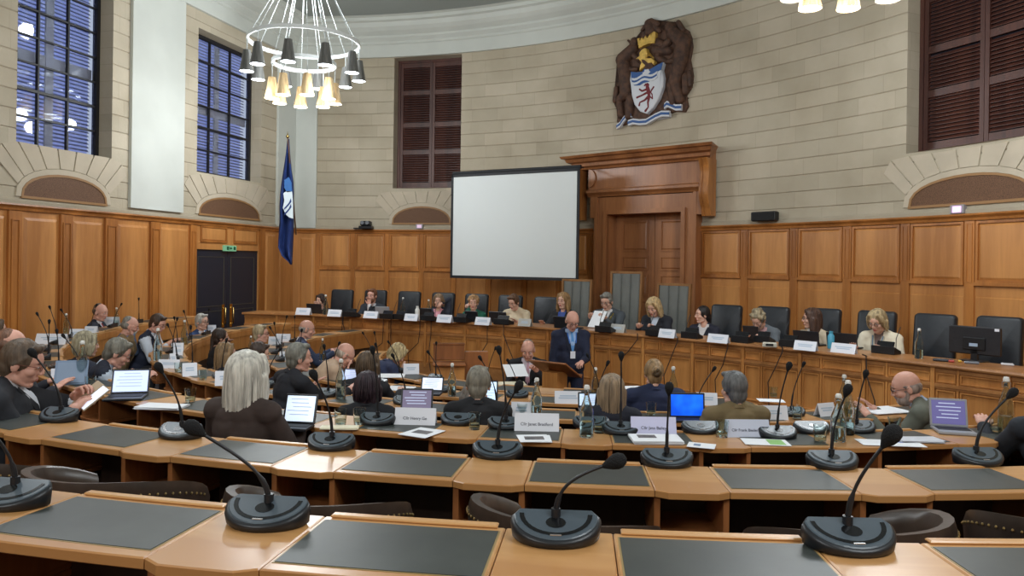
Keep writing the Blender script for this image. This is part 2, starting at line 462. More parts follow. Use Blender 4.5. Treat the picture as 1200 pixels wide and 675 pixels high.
# ---- arched vents with their stone voussoirs
MESHB = M('brown_vent_mesh', (118, 86, 62), .7, rgb2=(84, 58, 42), scale=160, thresh=(.45, .55))
VFR = M('vent_frame', (150, 112, 72), .5)
def lunette(idx, W, s0, s1, z0, z1, fan=True, lab=''):
    root = bpy.data.objects.new('arched_vent', None); COL.objects.link(root)
    tag(root, lab, 'vent'); n = 14; mid = (s0+s1)/2; hw = (s1-s0)/2; h = z1-z0; hs = h*.35
    top = lambda t, g=0: (mid+(hw+g)*t, z0+hs+(h-hs+g)*math.sqrt(max(0, 1-(abs(t)**2.0)*.98)) if abs(t) < 1 else z0+hs)
    arch = [(mid+hw*math.sin(q), z0+hs*0.2+(h-hs*.2)*math.cos(q)) for q in [(-PI/2+PI*i/n) for i in range(n+1)]]
    def arc_pt(q, g): return (mid+(hw+g)*math.sin(q), z0+(h+g)*max(0, math.cos(q))**.8)
    qs = [-PI/2+PI*i/n for i in range(n+1)]
    m = MB()
    for i in range(n):
        a, b = arc_pt(qs[i], 0), arc_pt(qs[i+1], 0)
        vs = [W(a[0], z0, -.012), W(b[0], z0, -.012), W(b[0], b[1], -.012), W(a[0], a[1], -.012)]
        m.add(vs, [(0, 1, 2, 3)])
    m.build('vent_mesh', MESHB, root)
    fr = MB()
    for i in range(n):
        a, b, a2, b2 = arc_pt(qs[i], -.01), arc_pt(qs[i+1], -.01), arc_pt(qs[i], .02), arc_pt(qs[i+1], .02)
        vs = [W(*a, -.022), W(*b, -.022), W(*b2, -.022), W(*a2, -.022), W(*a, 0), W(*b, 0), W(*b2, 0), W(*a2, 0)]
        fr.add(vs, [(0, 1, 2, 3), (0, 4, 5, 1), (3, 2, 6, 7)])
    fbox(fr, W, s0-.02, s1+.02, z0-.02, z0+.012, 0, -.024, 3)
    fr.build('vent_frame', VFR, root)
    if fan:
        v = MB(); nb = 9; g0, g1 = .09, .46
        for i in range(n):   # inner plain ring
            a, b, a2, b2 = arc_pt(qs[i], .022), arc_pt(qs[i+1], .022), arc_pt(qs[i], g0), arc_pt(qs[i+1], g0)
            v.add([W(*a, -.018), W(*b, -.018), W(*b2, -.018), W(*a2, -.018), W(*a2, .0), W(*b2, .0)], [(0, 1, 2, 3), (3, 2, 5, 4)])
        for i in range(nb):
            q0 = -1.28+2.56*i/nb+.012; q1 = -1.28+2.56*(i+1)/nb-.012
            a, b = arc_pt(q0, g0+.008), arc_pt(q1, g0+.008)
            ztop = 3.60
            def outp(q, p):
                tx = math.sin(q)*1.0
                zz = min(ztop, p[1]+.42*math.cos(q)**.3); k = (zz-p[1])
                return (p[0]+tx*k*.75+.10*math.sin(q), zz)
            a2, b2 = outp(q0, a), outp(q1, b)
            vs = [W(*a, -.014), W(*b, -.014), W(*b2, -.014), W(*a2, -.014), W(*a, .0), W(*b, .0), W(*b2, .0), W(*a2, .0)]
            v.add(vs, [(0, 1, 2, 3), (0, 4, 5, 1), (1, 5, 6, 2), (2, 6, 7, 3), (3, 7, 4, 0)])
        st = v.build('trim_%d' % (20+idx), M('voussoir_stone', (186, 174, 154), .85, var=.06, scale=3)); tag(st, kind='structure')
def lun(which, idx, pxa, pxb, ytop, ybot, lab):
    W = arcW if which == 'arc' else leftW; f = arc_s if which == 'arc' else left_s
    a, b = sorted((f(pxa)[0], f(pxb)[0])); pm = (pxa+pxb)/2
    z1 = hit(which, pm, ytop)[1]; z0 = hit(which, pm, ybot)[1]
    lunette(idx, W, a, b, max(z0, RAIL_Z+.09), z1, True, lab)
lun('left', 1, 24, 122, 207, 235, 'brown arched vent in the stone below the first tall window from the left')
lun('left', 2, 232, 302, 233, 254, 'brown arched vent in the stone above the black double door')
lun('arc', 3, 460, 527, 243, 262, 'brown arched vent below the narrow shuttered window beside the projection screen')
lun('arc', 4, 1066, 1212, 205, 238, 'wide brown arched vent below the large shuttered window on the right')
# ---- wood panelling of the curved wall
door_a, door_b = arc_s(702)[0], arc_s(826)[0]      # zone of the surround
DIN0, DIN1 = arc_s(711)[0], arc_s(799)[0]
base = MB()
fbox(base, arcW, 0, DIN0, -.02, RAIL_Z, .08, 0, 30); fbox(base, arcW, DIN1, ARC_END, -.02, RAIL_Z, .08, 0, 40)
struct('wall_back_panelling', base, PANEL)
zt0 = 2.06; zt1 = RAIL_Z-.06
pan = MB(); sti = MB(); rl = MB()
def bay(s0, s1, half=.055):
    a, b = s0+half, s1-half
    if b-a < .1: return
    # tall raised upper panel with a moulded border
    frame(sti, arcW, a, b, zt0, zt1, .028, 0, -.022, 2)
    bevel_panel(pan, arcW, a+.028, b-.028, zt0+.028, zt1-.028, -.001, -.016, .03, 2)
    fbox(sti, arcW, a-.012, b+.012, zt0-.035, zt0, 0, -.034, 2)
    # lower panel
    bevel_panel(pan, arcW, a, b, .62, zt0-.16, 0, -.012, .012, 2)
def stile(s, w=.045, z0=.5, z1=RAIL_Z-.03):
    fbox(sti, arcW, s-w, s+w, z0, z1, 0, -.018); frame(sti, arcW, s-w*.6, s+w*.6, zt0, z1-.05, .01, -.018, -.026, 1)
b_left = [345, 372, 413.5, 453.5, 494, 532, 573, 615, 655, 692]
ss = [arc_s(x)[0] for x in b_left]
for i in range(1, len(ss)-1): bay(ss[i], ss[i+1])
for s in ss[1:]: stile(s)
bevel_panel(pan, arcW, ss[0]+.12, ss[1]-.09, .6, RAIL_Z-.15, 0, -.015, .03, 1)
b_right = [818, 871, 929, 993, 1066, 1137, 1197, 1255, 1330]
ss = [arc_s(x)[0] for x in b_right]
ss = [ss[0]]+[ss[0]+(ss[5]-ss[0])/5*k for k in range(1, 9)]
for i in range(len(ss)-1):
    if ss[i+1] < ARC_END: bay(ss[i], ss[i+1], .075)
for s in ss:
    if s < ARC_END: stile(s, .06)
struct('wall_back_panels', pan, PANEL); struct('wall_back_stiles', sti, PANEL2)
for s0, s1 in ((0, DIN0-.25), (DIN1+.25, ARC_END)):
    loft_profile(rl, arcW, [(.02, RAIL_Z+.03), (-.05, RAIL_Z+.03), (-.06, RAIL_Z+.01), (-.035, RAIL_Z-.02), (-.03, RAIL_Z-.05), (0, RAIL_Z-.055)], s0, s1, .3)
struct('trim_8', rl, RAILW)
# ---- left wall panelling: tall fields between narrow pilasters
lb = MB(); dA, dB = sorted((left_s(228)[0], left_s(303)[0]))
DZ = z_at(265, 293, left_s(265)[1])
for a, b, z0, z1 in ((0, dA, -.02, RAIL_Z), (dB, LEFT_END, -.02, RAIL_Z), (dA, dB, DZ, RAIL_Z)):
    fbox(lb, leftW, a, b, z0, z1, .1, 0)
struct('wall_left_panelling', lb, PANEL)
lp = MB(); ls = MB()
def lspan(x0, x1): return tuple(sorted((left_s(x0)[0], left_s(x1)[0])))
s_run = []
for x0, x1 in ((27, 66), (85, 119), (137, 172), (186.5, 219)):
    a, b = lspan(x0, x1); bevel_panel(lp, leftW, a, b, .5, RAIL_Z-.13, 0, -.02, .035, 1); s_run.append((a, b))
pit = s_run[0][0]-s_run[1][0]; wd = s_run[0][1]-s_run[0][0]
k = s_run[0][0]+pit
while k+wd < LEFT_END: bevel_panel(lp, leftW, k, k+wd, .5, RAIL_Z-.13, 0, -.02, .035, 1); s_run.append((k, k+wd)); k += pit
nar = [lspan(7, 22), lspan(68, 82), lspan(121, 135), lspan(174, 185.5), lspan(220.5, 228)]
kk = nar[0][0]+pit
while kk < LEFT_END-.3: nar.append((kk, kk+nar[0][1]-nar[0][0])); kk += pit
for a, b in nar:
    fbox(ls, leftW, a, b, .3, RAIL_Z-.06, 0, -.04); frame(ls, leftW, a+.03, b-.03, .5, RAIL_Z-.16, .014, -.04, -.052, 1)
for x0, x1 in ((234, 265), (273, 301)):
    a, b = lspan(x0, x1); z0 = DZ+.12; frame(ls, leftW, a, b, z0, RAIL_Z-.05, .03, 0, -.022, 1); bevel_panel(lp, leftW, a+.03, b-.03, z0+.03, RAIL_Z-.08, 0, -.014, .02, 1)
for x0, x1 in ((311, 322), (327, 340)):
    a, b = lspan(x0, x1); bevel_panel(lp, leftW, a, b, .4, RAIL_Z-.12, 0, -.02, .03, 1)
a, b = lspan(303, 309); fbox(ls, leftW, a, b, .0, RAIL_Z-.05, 0, -.03)
struct('wall_left_panels', lp, PANEL); struct('wall_left_stiles', ls, PANEL2)
lr = MB(); loft_profile(lr, leftW, [(.02, RAIL_Z+.03), (-.05, RAIL_Z+.03), (-.06, RAIL_Z+.01), (-.035, RAIL_Z-.02), (-.03, RAIL_Z-.05), (0, RAIL_Z-.055)], 0, LEFT_END, .5)
struct('trim_9', lr, RAILW)
# ---- black double door
NAVY = M('navy_door_paint', (34, 38, 50), .45); BEAD = M('gilt_bead', (96, 92, 78), .4, metal=.3); BRASS = M('brass', (205, 176, 110), .25, metal=1)
droot = bpy.data.objects.new('door_1', None); COL.objects.link(droot); tag(droot, kind='structure')
mid = (dA+dB)/2
for k, (a, b) in enumerate(((dA+.02, mid-.004), (mid+.004, dB-.02))):
    lf = MB(); fbox(lf, leftW, a-(.03 if k == 0 else 0), b+(.03 if k else 0), 0, DZ+.03, .09, .03)
    leaf = lf.build('door_leaf', NAVY, droot)
    bd = MB()
    for z0, z1 in ((.12, .62), (.70, 1.32), (1.40, DZ-.12)):
        frame(bd, leftW, a+.09, b-.09, z0, z1, .008, .03, .022, 1)
    bd.build('bead', BEAD, leaf)
    hs = mid+(-.11 if k == 0 else .11); hp = MB()
    fbox(hp, leftW, hs-.035, hs+.035, 1.02, 1.42, .03, .018)
    pl = hp.build('door_handle_plate', BRASS, leaf)
    hh = MB(); hh.tube([leftW(hs, 1.08, .018), leftW(hs, 1.08, -.03), leftW(hs, 1.36, -.03), leftW(hs, 1.36, .018)], .012, 8); hh.build('door_handle', BRASS, leaf, smooth=True)
# green exit sign above
ex = thing('exit_sign', 'green and white exit sign above the black double door', 'sign')
s, z = hit('left', 268, 291); sg = MB(); fbox(sg, leftW, s-.17, s+.17, z-.05, z+.05, 0, -.035); sg.build('sign_panel', M('exit_green', (120, 178, 140), .5, emit=.25), ex)
mk = MB()
for a, b, c, e in ((-.15, -.09, -.028, .03), (.04, .10, -.03, .03)): fbox(mk, leftW, s+a, s+b, z+c, z+e, -.035, -.037)
mk.build('pictogram', M('exit_dark', (30, 90, 62), .5), ex)
mk = MB()
p = [leftW(s-.045, z-.015, -.037), leftW(s+.01, z-.015, -.037), leftW(s+.01, z-.03, -.037), leftW(s+.035, z, -.037), leftW(s+.01, z+.03, -.037), leftW(s+.01, z+.015, -.037), leftW(s-.045, z+.015, -.037)]
mk.add(p, [tuple(range(7))]); mk.build('arrow', M('exit_dark'), ex)
# ================================================================ central door with its surround
sroot = bpy.data.objects.new('trim_10', None); COL.objects.link(sroot); tag(sroot, kind='structure')
TOPZ = z_at(850, 162, arc_s(850)[1]-.35); sA, sB = arc_s(684)[0], arc_s(836)[0]
c0 = (sA+sB)/2
# flat surround: chord frame so that the joinery is straight like the real one
pA = arcW(sA, 0); pB = arcW(sB, 0); ax = (pB-pA).normalized(); cen = (pA+pB)/2; nrm = Vector((ax.y, -ax.x, 0))
if nrm.y > 0: nrm = -nrm
HWD = (pB-pA).length/2
def doorW(s, z, d=0):          # s from the centre of the doorway along the chord, d negative = into the room
    p = cen+ax*s-nrm*(d-.16)*1.0
    return Vector((p.x, p.y, z))
def dpx(px, d=0):
    u, v = uv_(px, 309); t = u/F; k = cen-nrm*(d-.16)
    s = (t*k.y-k.x)/(ax.x-t*ax.y); return s, k.y+ax.y*s
def dz(px, py, d=0): return z_at(px, py, dpx(px, d)[1])
# heights from the photograph
zArch0 = dz(760, 222, -.06)      # lower ledge below the frieze
zOpen = dz(755, 250, 0)
oa, ob = dpx(712)[0], dpx(799)[0]
fa, fb = dpx(698)[0], dpx(816)[0]
zt = dz(850, 163, -.42)
w = MB()
# architrave (stepped frame round the opening)
fbox(w, doorW, fa, oa, 0, zOpen+.30, .35, -.02); fbox(w, doorW, ob, fb, 0, zOpen+.30, .35, -.02); fbox(w, doorW, oa, ob, zOpen, zOpen+.30, .35, -.02)
frame_w = .07
for (a, b, z0, z1) in ((oa-frame_w, oa, 0, zOpen), (ob, ob+frame_w, 0, zOpen), (oa-frame_w, ob+frame_w, zOpen, zOpen+frame_w)): fbox(w, doorW, a, b, z0, z1, 0, -.06)
for (a, b, z0, z1) in ((fa-.01, fa+.05, 0, zOpen+.33), (fb-.05, fb+.01, 0, zOpen+.33)): fbox(w, doorW, a, b, z0, z1, 0, -.05)
# ears of the frame
fbox(w, doorW, fa-.10, fa, zOpen-.05, zOpen+.33, .1, -.045); fbox(w, doorW, fb, fb+.10, zOpen-.05, zOpen+.33, .1, -.045)
w.build('architrave', DOORW, sroot)
fz = MB()
zl = zOpen+.33
loft_profile(fz, doorW, [(.2, zl-.02), (-.05, zl-.02), (-.07, zl+.01), (-.12, zl+.05), (-.12, zl+.09), (-.04, zl+.12), (-.04, zl+.14), (.2, zl+.14)], fa-.14, fb+.14, .5, cap=True)
fz.build('lower_ledge', DOORW, sroot)
fr = MB(); fbox(fr, doorW, fa-.16, fb+.16, zl+.12, zt-.20, .3, -.02)
n = 10
for sg, e in ((-1, fa-.02), (1, fb+.02)):   # curved ends of the frieze panel
    for i in range(n):
        q0 = -PI/2+PI*i/n; q1 = -PI/2+PI*(i+1)/n; h = (zt-.22-zl-.16)/2; zc_ = zl+.16+h
        x0 = e+sg*(.10-.12*math.cos(q0)); x1 = e+sg*(.10-.12*math.cos(q1))
        vs = [doorW(x0, zc_+h*math.sin(q0), -.02), doorW(x1, zc_+h*math.sin(q1), -.02), doorW(x1, zc_+h*math.sin(q1), -.055), doorW(x0, zc_+h*math.sin(q0), -.055),
              doorW(e+sg*.12, zc_+h*math.sin(q0), -.055), doorW(e+sg*.12, zc_+h*math.sin(q1), -.055)]
        fr.add(vs, [(0, 1, 2, 3), (3, 2, 5, 4)])
fr.build('frieze', DOORW, sroot)
co = MB()
prof = [(.3, zt-.22), (-.07, zt-.22), (-.09, zt-.19), (-.15, zt-.17), (-.16, zt-.12), (-.24, zt-.10), (-.27, zt-.05), (-.33, zt-.04), (-.36, zt), (.3, zt)]
HW = HWD+.02
m = len(prof)
# cornice with returned ends
vs = []; 
for sgn in (-1, 1):
    for d, z in prof: vs.append(doorW(sgn*(HW+max(0, -d-.07)*.6), z, d))
co.add(vs, [(j, j+1, m+j+1, m+j) for j in range(m-1)]+[tuple(range(m)), tuple(range(m, 2*m))])
for sgn in (-1, 1):
    pass
co.build('cornice', DOORW, sroot)
for sgn in (-1, 1):
    c = MB(); xx = sgn*(HWD-.02); ztop = zt-.21; zb = zOpen-.08; path = []
    wv = .075
    N = 22; pts = []
    for i in range(N+1):
        t = i/N; z = ztop+(zb-ztop)*t
        d = -.26+.17*t**.8+.05*math.sin(t*PI*2.2+.3)*(1 if t < .9 else .4)
        pts.append((d, z))
    pr = [(.1, ztop)]+pts+[(.1, zb)]
    # scroll bracket body with raised outer ribs
    for (a, b, off) in ((-wv, -wv*.45, 0), (-wv*.45, wv*.45, .015), (wv*.45, wv, 0)):
        m_ = len(pr); vv = [doorW(xx+a, z, d+off) for d, z in pr]+[doorW(xx+b, z, d+off) for d, z in pr]
        c.add(vv, [(j, j+1, m_+j+1, m_+j) for j in range(m_-1)]+[tuple(range(m_)), tuple(range(m_, 2*m_))])
    c.build('scroll_bracket', wood('bracket_oak', (190, 126, 64), (128, 78, 40), 'Z', .35, 6), sroot)
# the doors themselves
d2 = bpy.data.objects.new('door_2', None); COL.objects.link(d2); tag(d2, kind='structure')
mm = (oa+ob)/2+.06
dl = [(oa+.0, mm-.004), (mm+.004, ob)]
for a, b in dl:
    l = MB(); fbox(l, doorW, a, b, 0, zOpen, .34, .27); lf = l.build('door_leaf', DOORW, d2)
    pz = MB()
    for z0, z1 in ((.6, 1.6), (1.68, 1.95+.1), (2.12, 2.36), (2.44, zOpen-.10)):
        w_ = (b-a)
        frame(pz, doorW, a+w_*.16, b-w_*.16, z0, z1, .025, .27, .255, 1); bevel_panel(pz, doorW, a+w_*.16+.03, b-w_*.16-.03, z0+.03, z1-.03, .27, .255, .02, 1)
    pz.build('door_panel', DOORW, lf)
# ================================================================ floor: well and rising tiers
RC = Vector((.95, 9.75))
TIERS = [(0, 2.45, 0), (2.45, 3.70, .25), (3.70, 4.78, .37), (4.78, 5.84, .47), (5.84, 6.95, .58), (6.95, 8.10, .70), (8.10, 13.6, .85)]
CARPET = M('dark_carpet', (52, 44, 46), .95, var=.15, scale=60)
fl = MB()
fl.add([(-10, -4, -.15), (9, -4, -.15), (9, 17, -.15), (-10, 17, -.15), (-10, -4, 0), (9, -4, 0), (9, 17, 0), (-10, 17, 0)], [(0, 3, 2, 1), (4, 5, 6, 7), (0, 1, 5, 4), (1, 2, 6, 5), (2, 3, 7, 6), (3, 0, 4, 7)])
struct('floor', fl, CARPET)
ti = MB(); A0, A1 = -math.radians(112), math.radians(96)
def clampin(p):
    # keep tier points inside the room
    q = Vector((p[0], p[1])); dd = (q-K).dot(NL)
    if dd < .02: q = q+NL*(.02-dd)
    if q.x > 6.0: q.x = 6.0
    dr = (Vector((q.x, q.y))-Vector((RW0.x, RW0.y))).dot(Vector((RWN.x, RWN.y)))
    if dr < .02: q = q+Vector((RWN.x, RWN.y))*(.02-dr)
    return q
for r0, r1, h in TIERS[1:]:
    n = 48; vs = []
    for i in range(n+1):
        a = A0+(A1-A0)*i/n
        for r in (r0, r1):
            q = clampin((RC.x+r*math.sin(a), RC.y-r*math.cos(a)))
            vs += [(q.x, q.y, 0), (q.x, q.y, h)]
    fs = []
    for i in range(n):
        b = i*4; c = b+4
        fs += [(b+1, c+1, c+3, b+3), (b, c, c+1, b+1), (b+2, b+3, c+3, c+2)]
    fs += [(0, 1, 3, 2), (n*4, n*4+2, n*4+3, n*4+1)]
    ti.add(vs, fs)
struct('floor_tiers', ti, CARPET)
# ================================================================ camera
cam_d = bpy.data.cameras.new('camera'); cam = bpy.data.objects.new('camera', cam_d); COL.objects.link(cam)
cam_d.sensor_width = 36; cam_d.lens = 36*F/1200; cam_d.shift_y = -(337.5-PY0)/1200; cam_d.clip_start = .05
cam.matrix_world = Matrix.Translation((0, 0, ZC)) @ Matrix.Rotation(-ROLL, 4, 'Y') @ Matrix.Rotation(PI/2, 4, 'X')
sc.camera = cam
sc.view_settings.view_transform = 'Standard'; sc.view_settings.look = 'None'; sc.view_settings.gamma = 1; sc.view_settings.use_curve_mapping = False
sc.view_settings.exposure = 0.16
w_ = bpy.data.worlds.new('world'); sc.world = w_; w_.use_nodes = True
w_.node_tree.nodes['Background'].inputs[0].default_value = (.80, .88, 1.0, 1); w_.node_tree.nodes['Background'].inputs[1].default_value = .7
def point(loc, e, r=.3, col=(.92, .97, 1.0)):
    l = bpy.data.lights.new('lamp_and_fill_light', 'POINT'); l.energy = e; l.shadow_soft_size = r; l.color = col
    o = bpy.data.objects.new('lamp_and_fill_light', l); COL.objects.link(o); o.location = loc; return o
# ================================================================ dais bench
def circ3(a, b, c):
    ax_, ay = a; bx, by = b; cx, cy = c
    d = 2*(ax_*(by-cy)+bx*(cy-ay)+cx*(ay-by))
    ux = ((ax_**2+ay**2)*(by-cy)+(bx**2+by**2)*(cy-ay)+(cx**2+cy**2)*(ay-by))/d
    uy = ((ax_**2+ay**2)*(cx-bx)+(bx**2+by**2)*(ax_-cx)+(cx**2+cy**2)*(bx-ax_))/d
    return Vector((ux, uy)), math.hypot(ax_-ux, ay-uy)
DTOP = 1.32
q1 = at_z(290, 366, DTOP); q2 = at_z(640, 383.5, DTOP); q3 = at_z(1197, 437, DTOP)
DC, DR = circ3((q1.x, q1.y), (q2.x, q2.y), (q3.x, q3.y))
def daisW(s, z, d=0):
    th = s/DR; r = DR+d
    return Vector((DC.x+r*math.sin(th), DC.y+r*math.cos(th), z))
def dais_s(px, d=0, z=DTOP):
    u, v = uv_(px, 400); t = u/F
    R = DR+d; a = t*t+1; b = -2*(t*DC.x+DC.y); c = DC.x**2+DC.y**2-R*R
    Y = (-b+math.sqrt(b*b-4*a*c))/(2*a)
    return DR*math.atan2(t*Y-DC.x, Y-DC.y), Y
def dais_at(px, d, z=DTOP):
    s, Y = dais_s(px, d); p = daisW(s, z, d); return p, -s/DR
DS0 = dais_s(286)[0]; DS1 = dais_s(1290)[0]
BENCH = wood('bench_oak', (208, 146, 82), (166, 108, 56), 'Z', .36, 3)
BENCHT = wood('bench_oak_top', (186, 130, 78), (148, 98, 56), 'X', .34, 3)
DESKT = wood('desk_top_oak', (212, 164, 108), (180, 128, 76), 'X', .3, 2.2, coat=.3)
DESKS = wood('desk_side_oak', (160, 100, 56), (116, 70, 38), 'Z', .4, 4)
DARKIN = wood('shaded_desk_inner', (62, 42, 30), (44, 30, 22), 'Z', .5, 4)  # shade of the knee spaces put into a dark oak colour
bench = thing('dais_bench', 'long curved oak bench with panelled front running below the wall', 'bench', (0, 0, 0))
nseg = 60
m = MB(); loft_profile(m, daisW, [(.52, DTOP-.035), (-.03, DTOP-.035), (-.035, DTOP-.02), (-.03, DTOP), (.52, DTOP), (.52, DTOP-.035)], DS0-.03, DS1, .2, cap=True); m.build('worktop', BENCHT, bench)
m = MB(); fbox(m, daisW, DS0, DS1, 0, DTOP-.035, .06, .012, nseg); fbox(m, daisW, DS0, DS0+.05, 0, DTOP-.035, .5, .01)
bevel_panel(m, lambda s, z, d: daisW(DS0+d, z, .06+s), 0.05, .40, .75, 1.08, 0, -.001, .03, 1)
m.build('front_panelling', BENCH, bench)
rails = MB()
for z0, z1, d in ((1.24, 1.285, 0), (1.105, 1.135, -.012), (1.085, 1.105, -.004), (.60, .66, -.006), (.0, .60, -.004)): fbox(rails, daisW, DS0, DS1, z0, z1, .03, d, nseg)
rails.build('rail', BENCHT, bench)
fr = MB(); st = MB()
bays_px = [498.5, 545, 590, 642, 695, 754, 812, 871, 938, 1013, 1094, 1183]
bs = [dais_s(x)[0] for x in bays_px]
pitch = (bs[-1]-bs[0])/(len(bs)-1)
bs = [bs[0]-pitch*k for k in range(9, 0, -1)]+bs+[bs[-1]+pitch, bs[-1]+2*pitch]
bs = [b for b in bs if DS0+.03 < b < DS1]
for i, s in enumerate(bs):
    st = MB(); fbox(st, daisW, s-.018, s+.018, .6, 1.285, .03, -.014)
    e = bs[i+1] if i+1 < len(bs) else DS1
    a = s+.018; w1_ = (e-s)*.30
    for (x0, x1) in ((a+.012, a+w1_-.012), (a+w1_+.03, e-.03)):
        if x1-x0 < .06: continue
        frame(fr, daisW, x0, x1, 1.147, 1.232, .010, .012, -.002, 1)
        frame(fr, daisW, x0, x1, .68, 1.075, .012, .012, -.004, 1)
        
    st.build('stile', BENCH, bench); st = MB(); fbox(st, daisW, a+w1_, a+w1_+.018, .6, 1.285, .03, -.003); st.build('stile', BENCH, bench)
fr.build('panel_moulding', BENCH, bench)
pf = MB()
for i in range(40):
    a = DS0+(DS1-DS0)*i/40; b = DS0+(DS1-DS0)*(i+1)/40
    p, q = daisW(a, .5, .05), daisW(b, .5, .05)
    def outw(v):
        d = Vector((v.x-AC.x, v.y-AC.y)); d.normalize(); r = AR-.02
        w = Vector((AC.x+d.x*r, AC.y+d.y*r)); 
        return Vector((w.x, w.y, .5))
    pf.add([p, q, outw(q), outw(p)], [(0, 1, 2, 3)])
tag(pf.build('floor_dais', CARPET), kind='structure')
# ================================================================ leather chairs on the dais
LEA = M('black_leather', (34, 37, 42), .42, var=.15, scale=12, bump=.1)
LEAG = M('grey_channelled_leather', (106, 108, 104), .5, var=.08, scale=6)
BRL = M('brown_worn_leather', (54, 44, 38), .35, var=.3, scale=9, bump=.15)
STUD = M('brass_studs', (190, 165, 115), .3, metal=.9)
CHRW = wood('chair_oak', (150, 108, 66), (112, 76, 44), 'Z', .4, 6)
BLKP = M('black_plastic', (26, 27, 30), .4)
def rrect(w, h, r, n=4, cx=0, cy=0):
    pts = []
    for (sx, sy, a0) in ((1, -1, -PI/2), (1, 1, 0), (-1, 1, PI/2), (-1, -1, PI)):
        for i in range(n+1):
            q = a0+PI/2*i/n
            pts.append((cx+sx*(w/2-r)+r*math.cos(q), cy+sy*(h/2-r)+r*math.sin(q)))
    return pts
def padded(mb, w, h, t, r, z0, y, lean=0, n=4):
    """upright cushion: rounded outline in xz, thickness in y"""
    pl = rrect(w, h, r, n); rings = []
    for f, yy in ((.90, -t/2), (.98, -t*.36), (1, 0), (.98, t*.36), (.90, t/2)):
        rings.append([(px*(f if abs(px) > 0 else 1), y+yy+lean*(pz*f+h/2), z0+h/2+pz*(1-(1-f)*w/h)) for px, pz in pl])
    N = len(pl); vs = [p for ring in rings for p in ring]
    mb.add(vs, [tuple(range(N)), tuple(range(4*N, 5*N))]+[(j*N+i, j*N+(i+1) % N, j*N+N+(i+1) % N, j*N+N+i) for j in range(4) for i in range(N)])
def base5(root, h):
    b = MB(); b.tube([(0, 0, .05), (0, 0, h)], .03, 10)
    for k in range(5):
        q = 2*PI*k/5; b.capsule((0, 0, .09), (.26*math.cos(q), .26*math.sin(q), .05), .025, .018, 6)
    b.build('pedestal_base', BLKP, root, smooth=True)
# chairs face local -Y (towards the room)
EXCH = thing('leather_chair', 'x', 'chair')
m = MB(); padded(m, .43, .68, .09, .045, .56, .22, .10); m.build('backrest', LEA, EXCH, smooth=True)
m = MB(); m.prism(rrect(.48, .46, .08), .41, .50, .025); m.build('seat', LEA, EXCH, smooth=True)
m = MB()
for s in (-1, 1): m.box((s*.26, -.02, .66), (.05, .30, .035), 0, .012); m.tube([(s*.26, .1, .45), (s*.26, .1, .65)], .015, 8)
m.build('armrest', BLKP, EXCH); base5(EXCH, .42)
def mkchair_tall(ht):
    r = thing('tall_council_chair', 'x', 'chair')
    m = MB(); w0, w1 = .21, .235
    frm = MB(); z0, z1 = .48, ht
    for s in (-1, 1):
        frm.add([(s*w0, .20, .0), (s*(w0+.03), .20, .0), (s*(w1+.03), .26, z1), (s*w1, .26, z1), (s*w0, .25, .0), (s*(w0+.03), .25, .0), (s*(w1+.03), .31, z1), (s*w1, .31, z1)],
                [(0, 1, 2, 3), (4, 7, 6, 5), (0, 4, 5, 1), (1, 5, 6, 2), (2, 6, 7, 3), (3, 7, 4, 0)])
    frm.box((0, .285, z1+.0), (w1*2+.06, .05, .03)); frm.box((0, .23, z0), (w0*2, .04, .04)); frm.build('back_frame', CHRW, r)
    for k in range(3):
        c = MB(); c.smooth = True
        for (za, zb) in ((z0+.02, z1-.02),):
            n = 8; vs = []
            for z in (za, zb):
                t = (z-z0)/(z1-z0); W2 = w0+(w1-w0)*t; x0 = -W2+2*W2*k/3; x1 = -W2+2*W2*(k+1)/3; yy = .215+.06*t
                vs += [(x0+(x1-x0)*i/n, yy-.028*math.sin(PI*i/n)**.5, z) for i in range(n+1)]+[(x1, yy+.02, z), (x0, yy+.02, z)]
            c.add(vs, [tuple(range(n+3)), tuple(range(n+3, 2*n+6))]+[(i, (i+1) % (n+3), n+3+(i+1) % (n+3), n+3+i) for i in range(n+3)])
        c.build('backrest_channel', LEAG, r)
    m.prism(rrect(.50, .46, .05), .42, .50, .02); m.build('seat', LEAG, r, smooth=True)
    for s in (-1, 1):
        a = MB(); a.box((s*.25, 0, .68), (.05, .42, .035), 0, .01); a.box((s*.25, -.16, .34), (.04, .04, .68)); a.build('armrest', CHRW, r)
        l = MB(); l.box((s*.22, .2, .22), (.04, .04, .44)); l.build('leg', CHRW, r)
    return r
CHG = 'black leather chairs along the raised bench'
chs = [(391.5, 339, 'black leather chair beside the dark-haired woman at the left end of the raised bench'), (430.5, 339.5, 'black leather chair behind the bearded man at the raised bench'),
       (470, 341, 'empty black leather chair behind the clear bottle and white flask'), (509.5, 342.5, 'black leather chair behind the woman in the dark jacket and pink blouse'),
       (548.5, 344, 'black leather chair behind the woman in green'), (588, 345.5, 'black leather chair behind the woman in the cream top below the screen'),
       (630, 347.5, 'empty black leather chair just left of the first tall grey chair'), (840, 356.5, 'black leather chair behind the dark-haired woman who looks to the side'),
       (894, 358.5, 'black leather chair behind the curly-haired woman in grey'), (952.5, 360.5, 'black leather chair behind the brunette in the beige blazer'),
       (1015, 363.5, 'black leather chair behind the blonde woman in the cream cardigan'), (1083, 367, 'empty black leather chair behind the single bottle near the right end'),
       (1158, 370, 'empty black leather chair behind the black monitor')]
first = True
for px, pt, lab in chs:
    d = .98 if px < 800 else .90
    p, rz = dais_at(px, d, .5)
    z = z_at(px, pt, p.y+.2*0)-1.24
    p.z = .5
    if first: o = EXCH; o.location = p; o.rotation_euler.z = rz; o['label'] = lab; first = False
    else: o = dup(EXCH, p, rz, lab)
    k = (z_at(px, pt, dais_s(px, d+.27)[1])-.5)/1.24; o.scale = (1, 1, min(1.15, max(.85, k)))
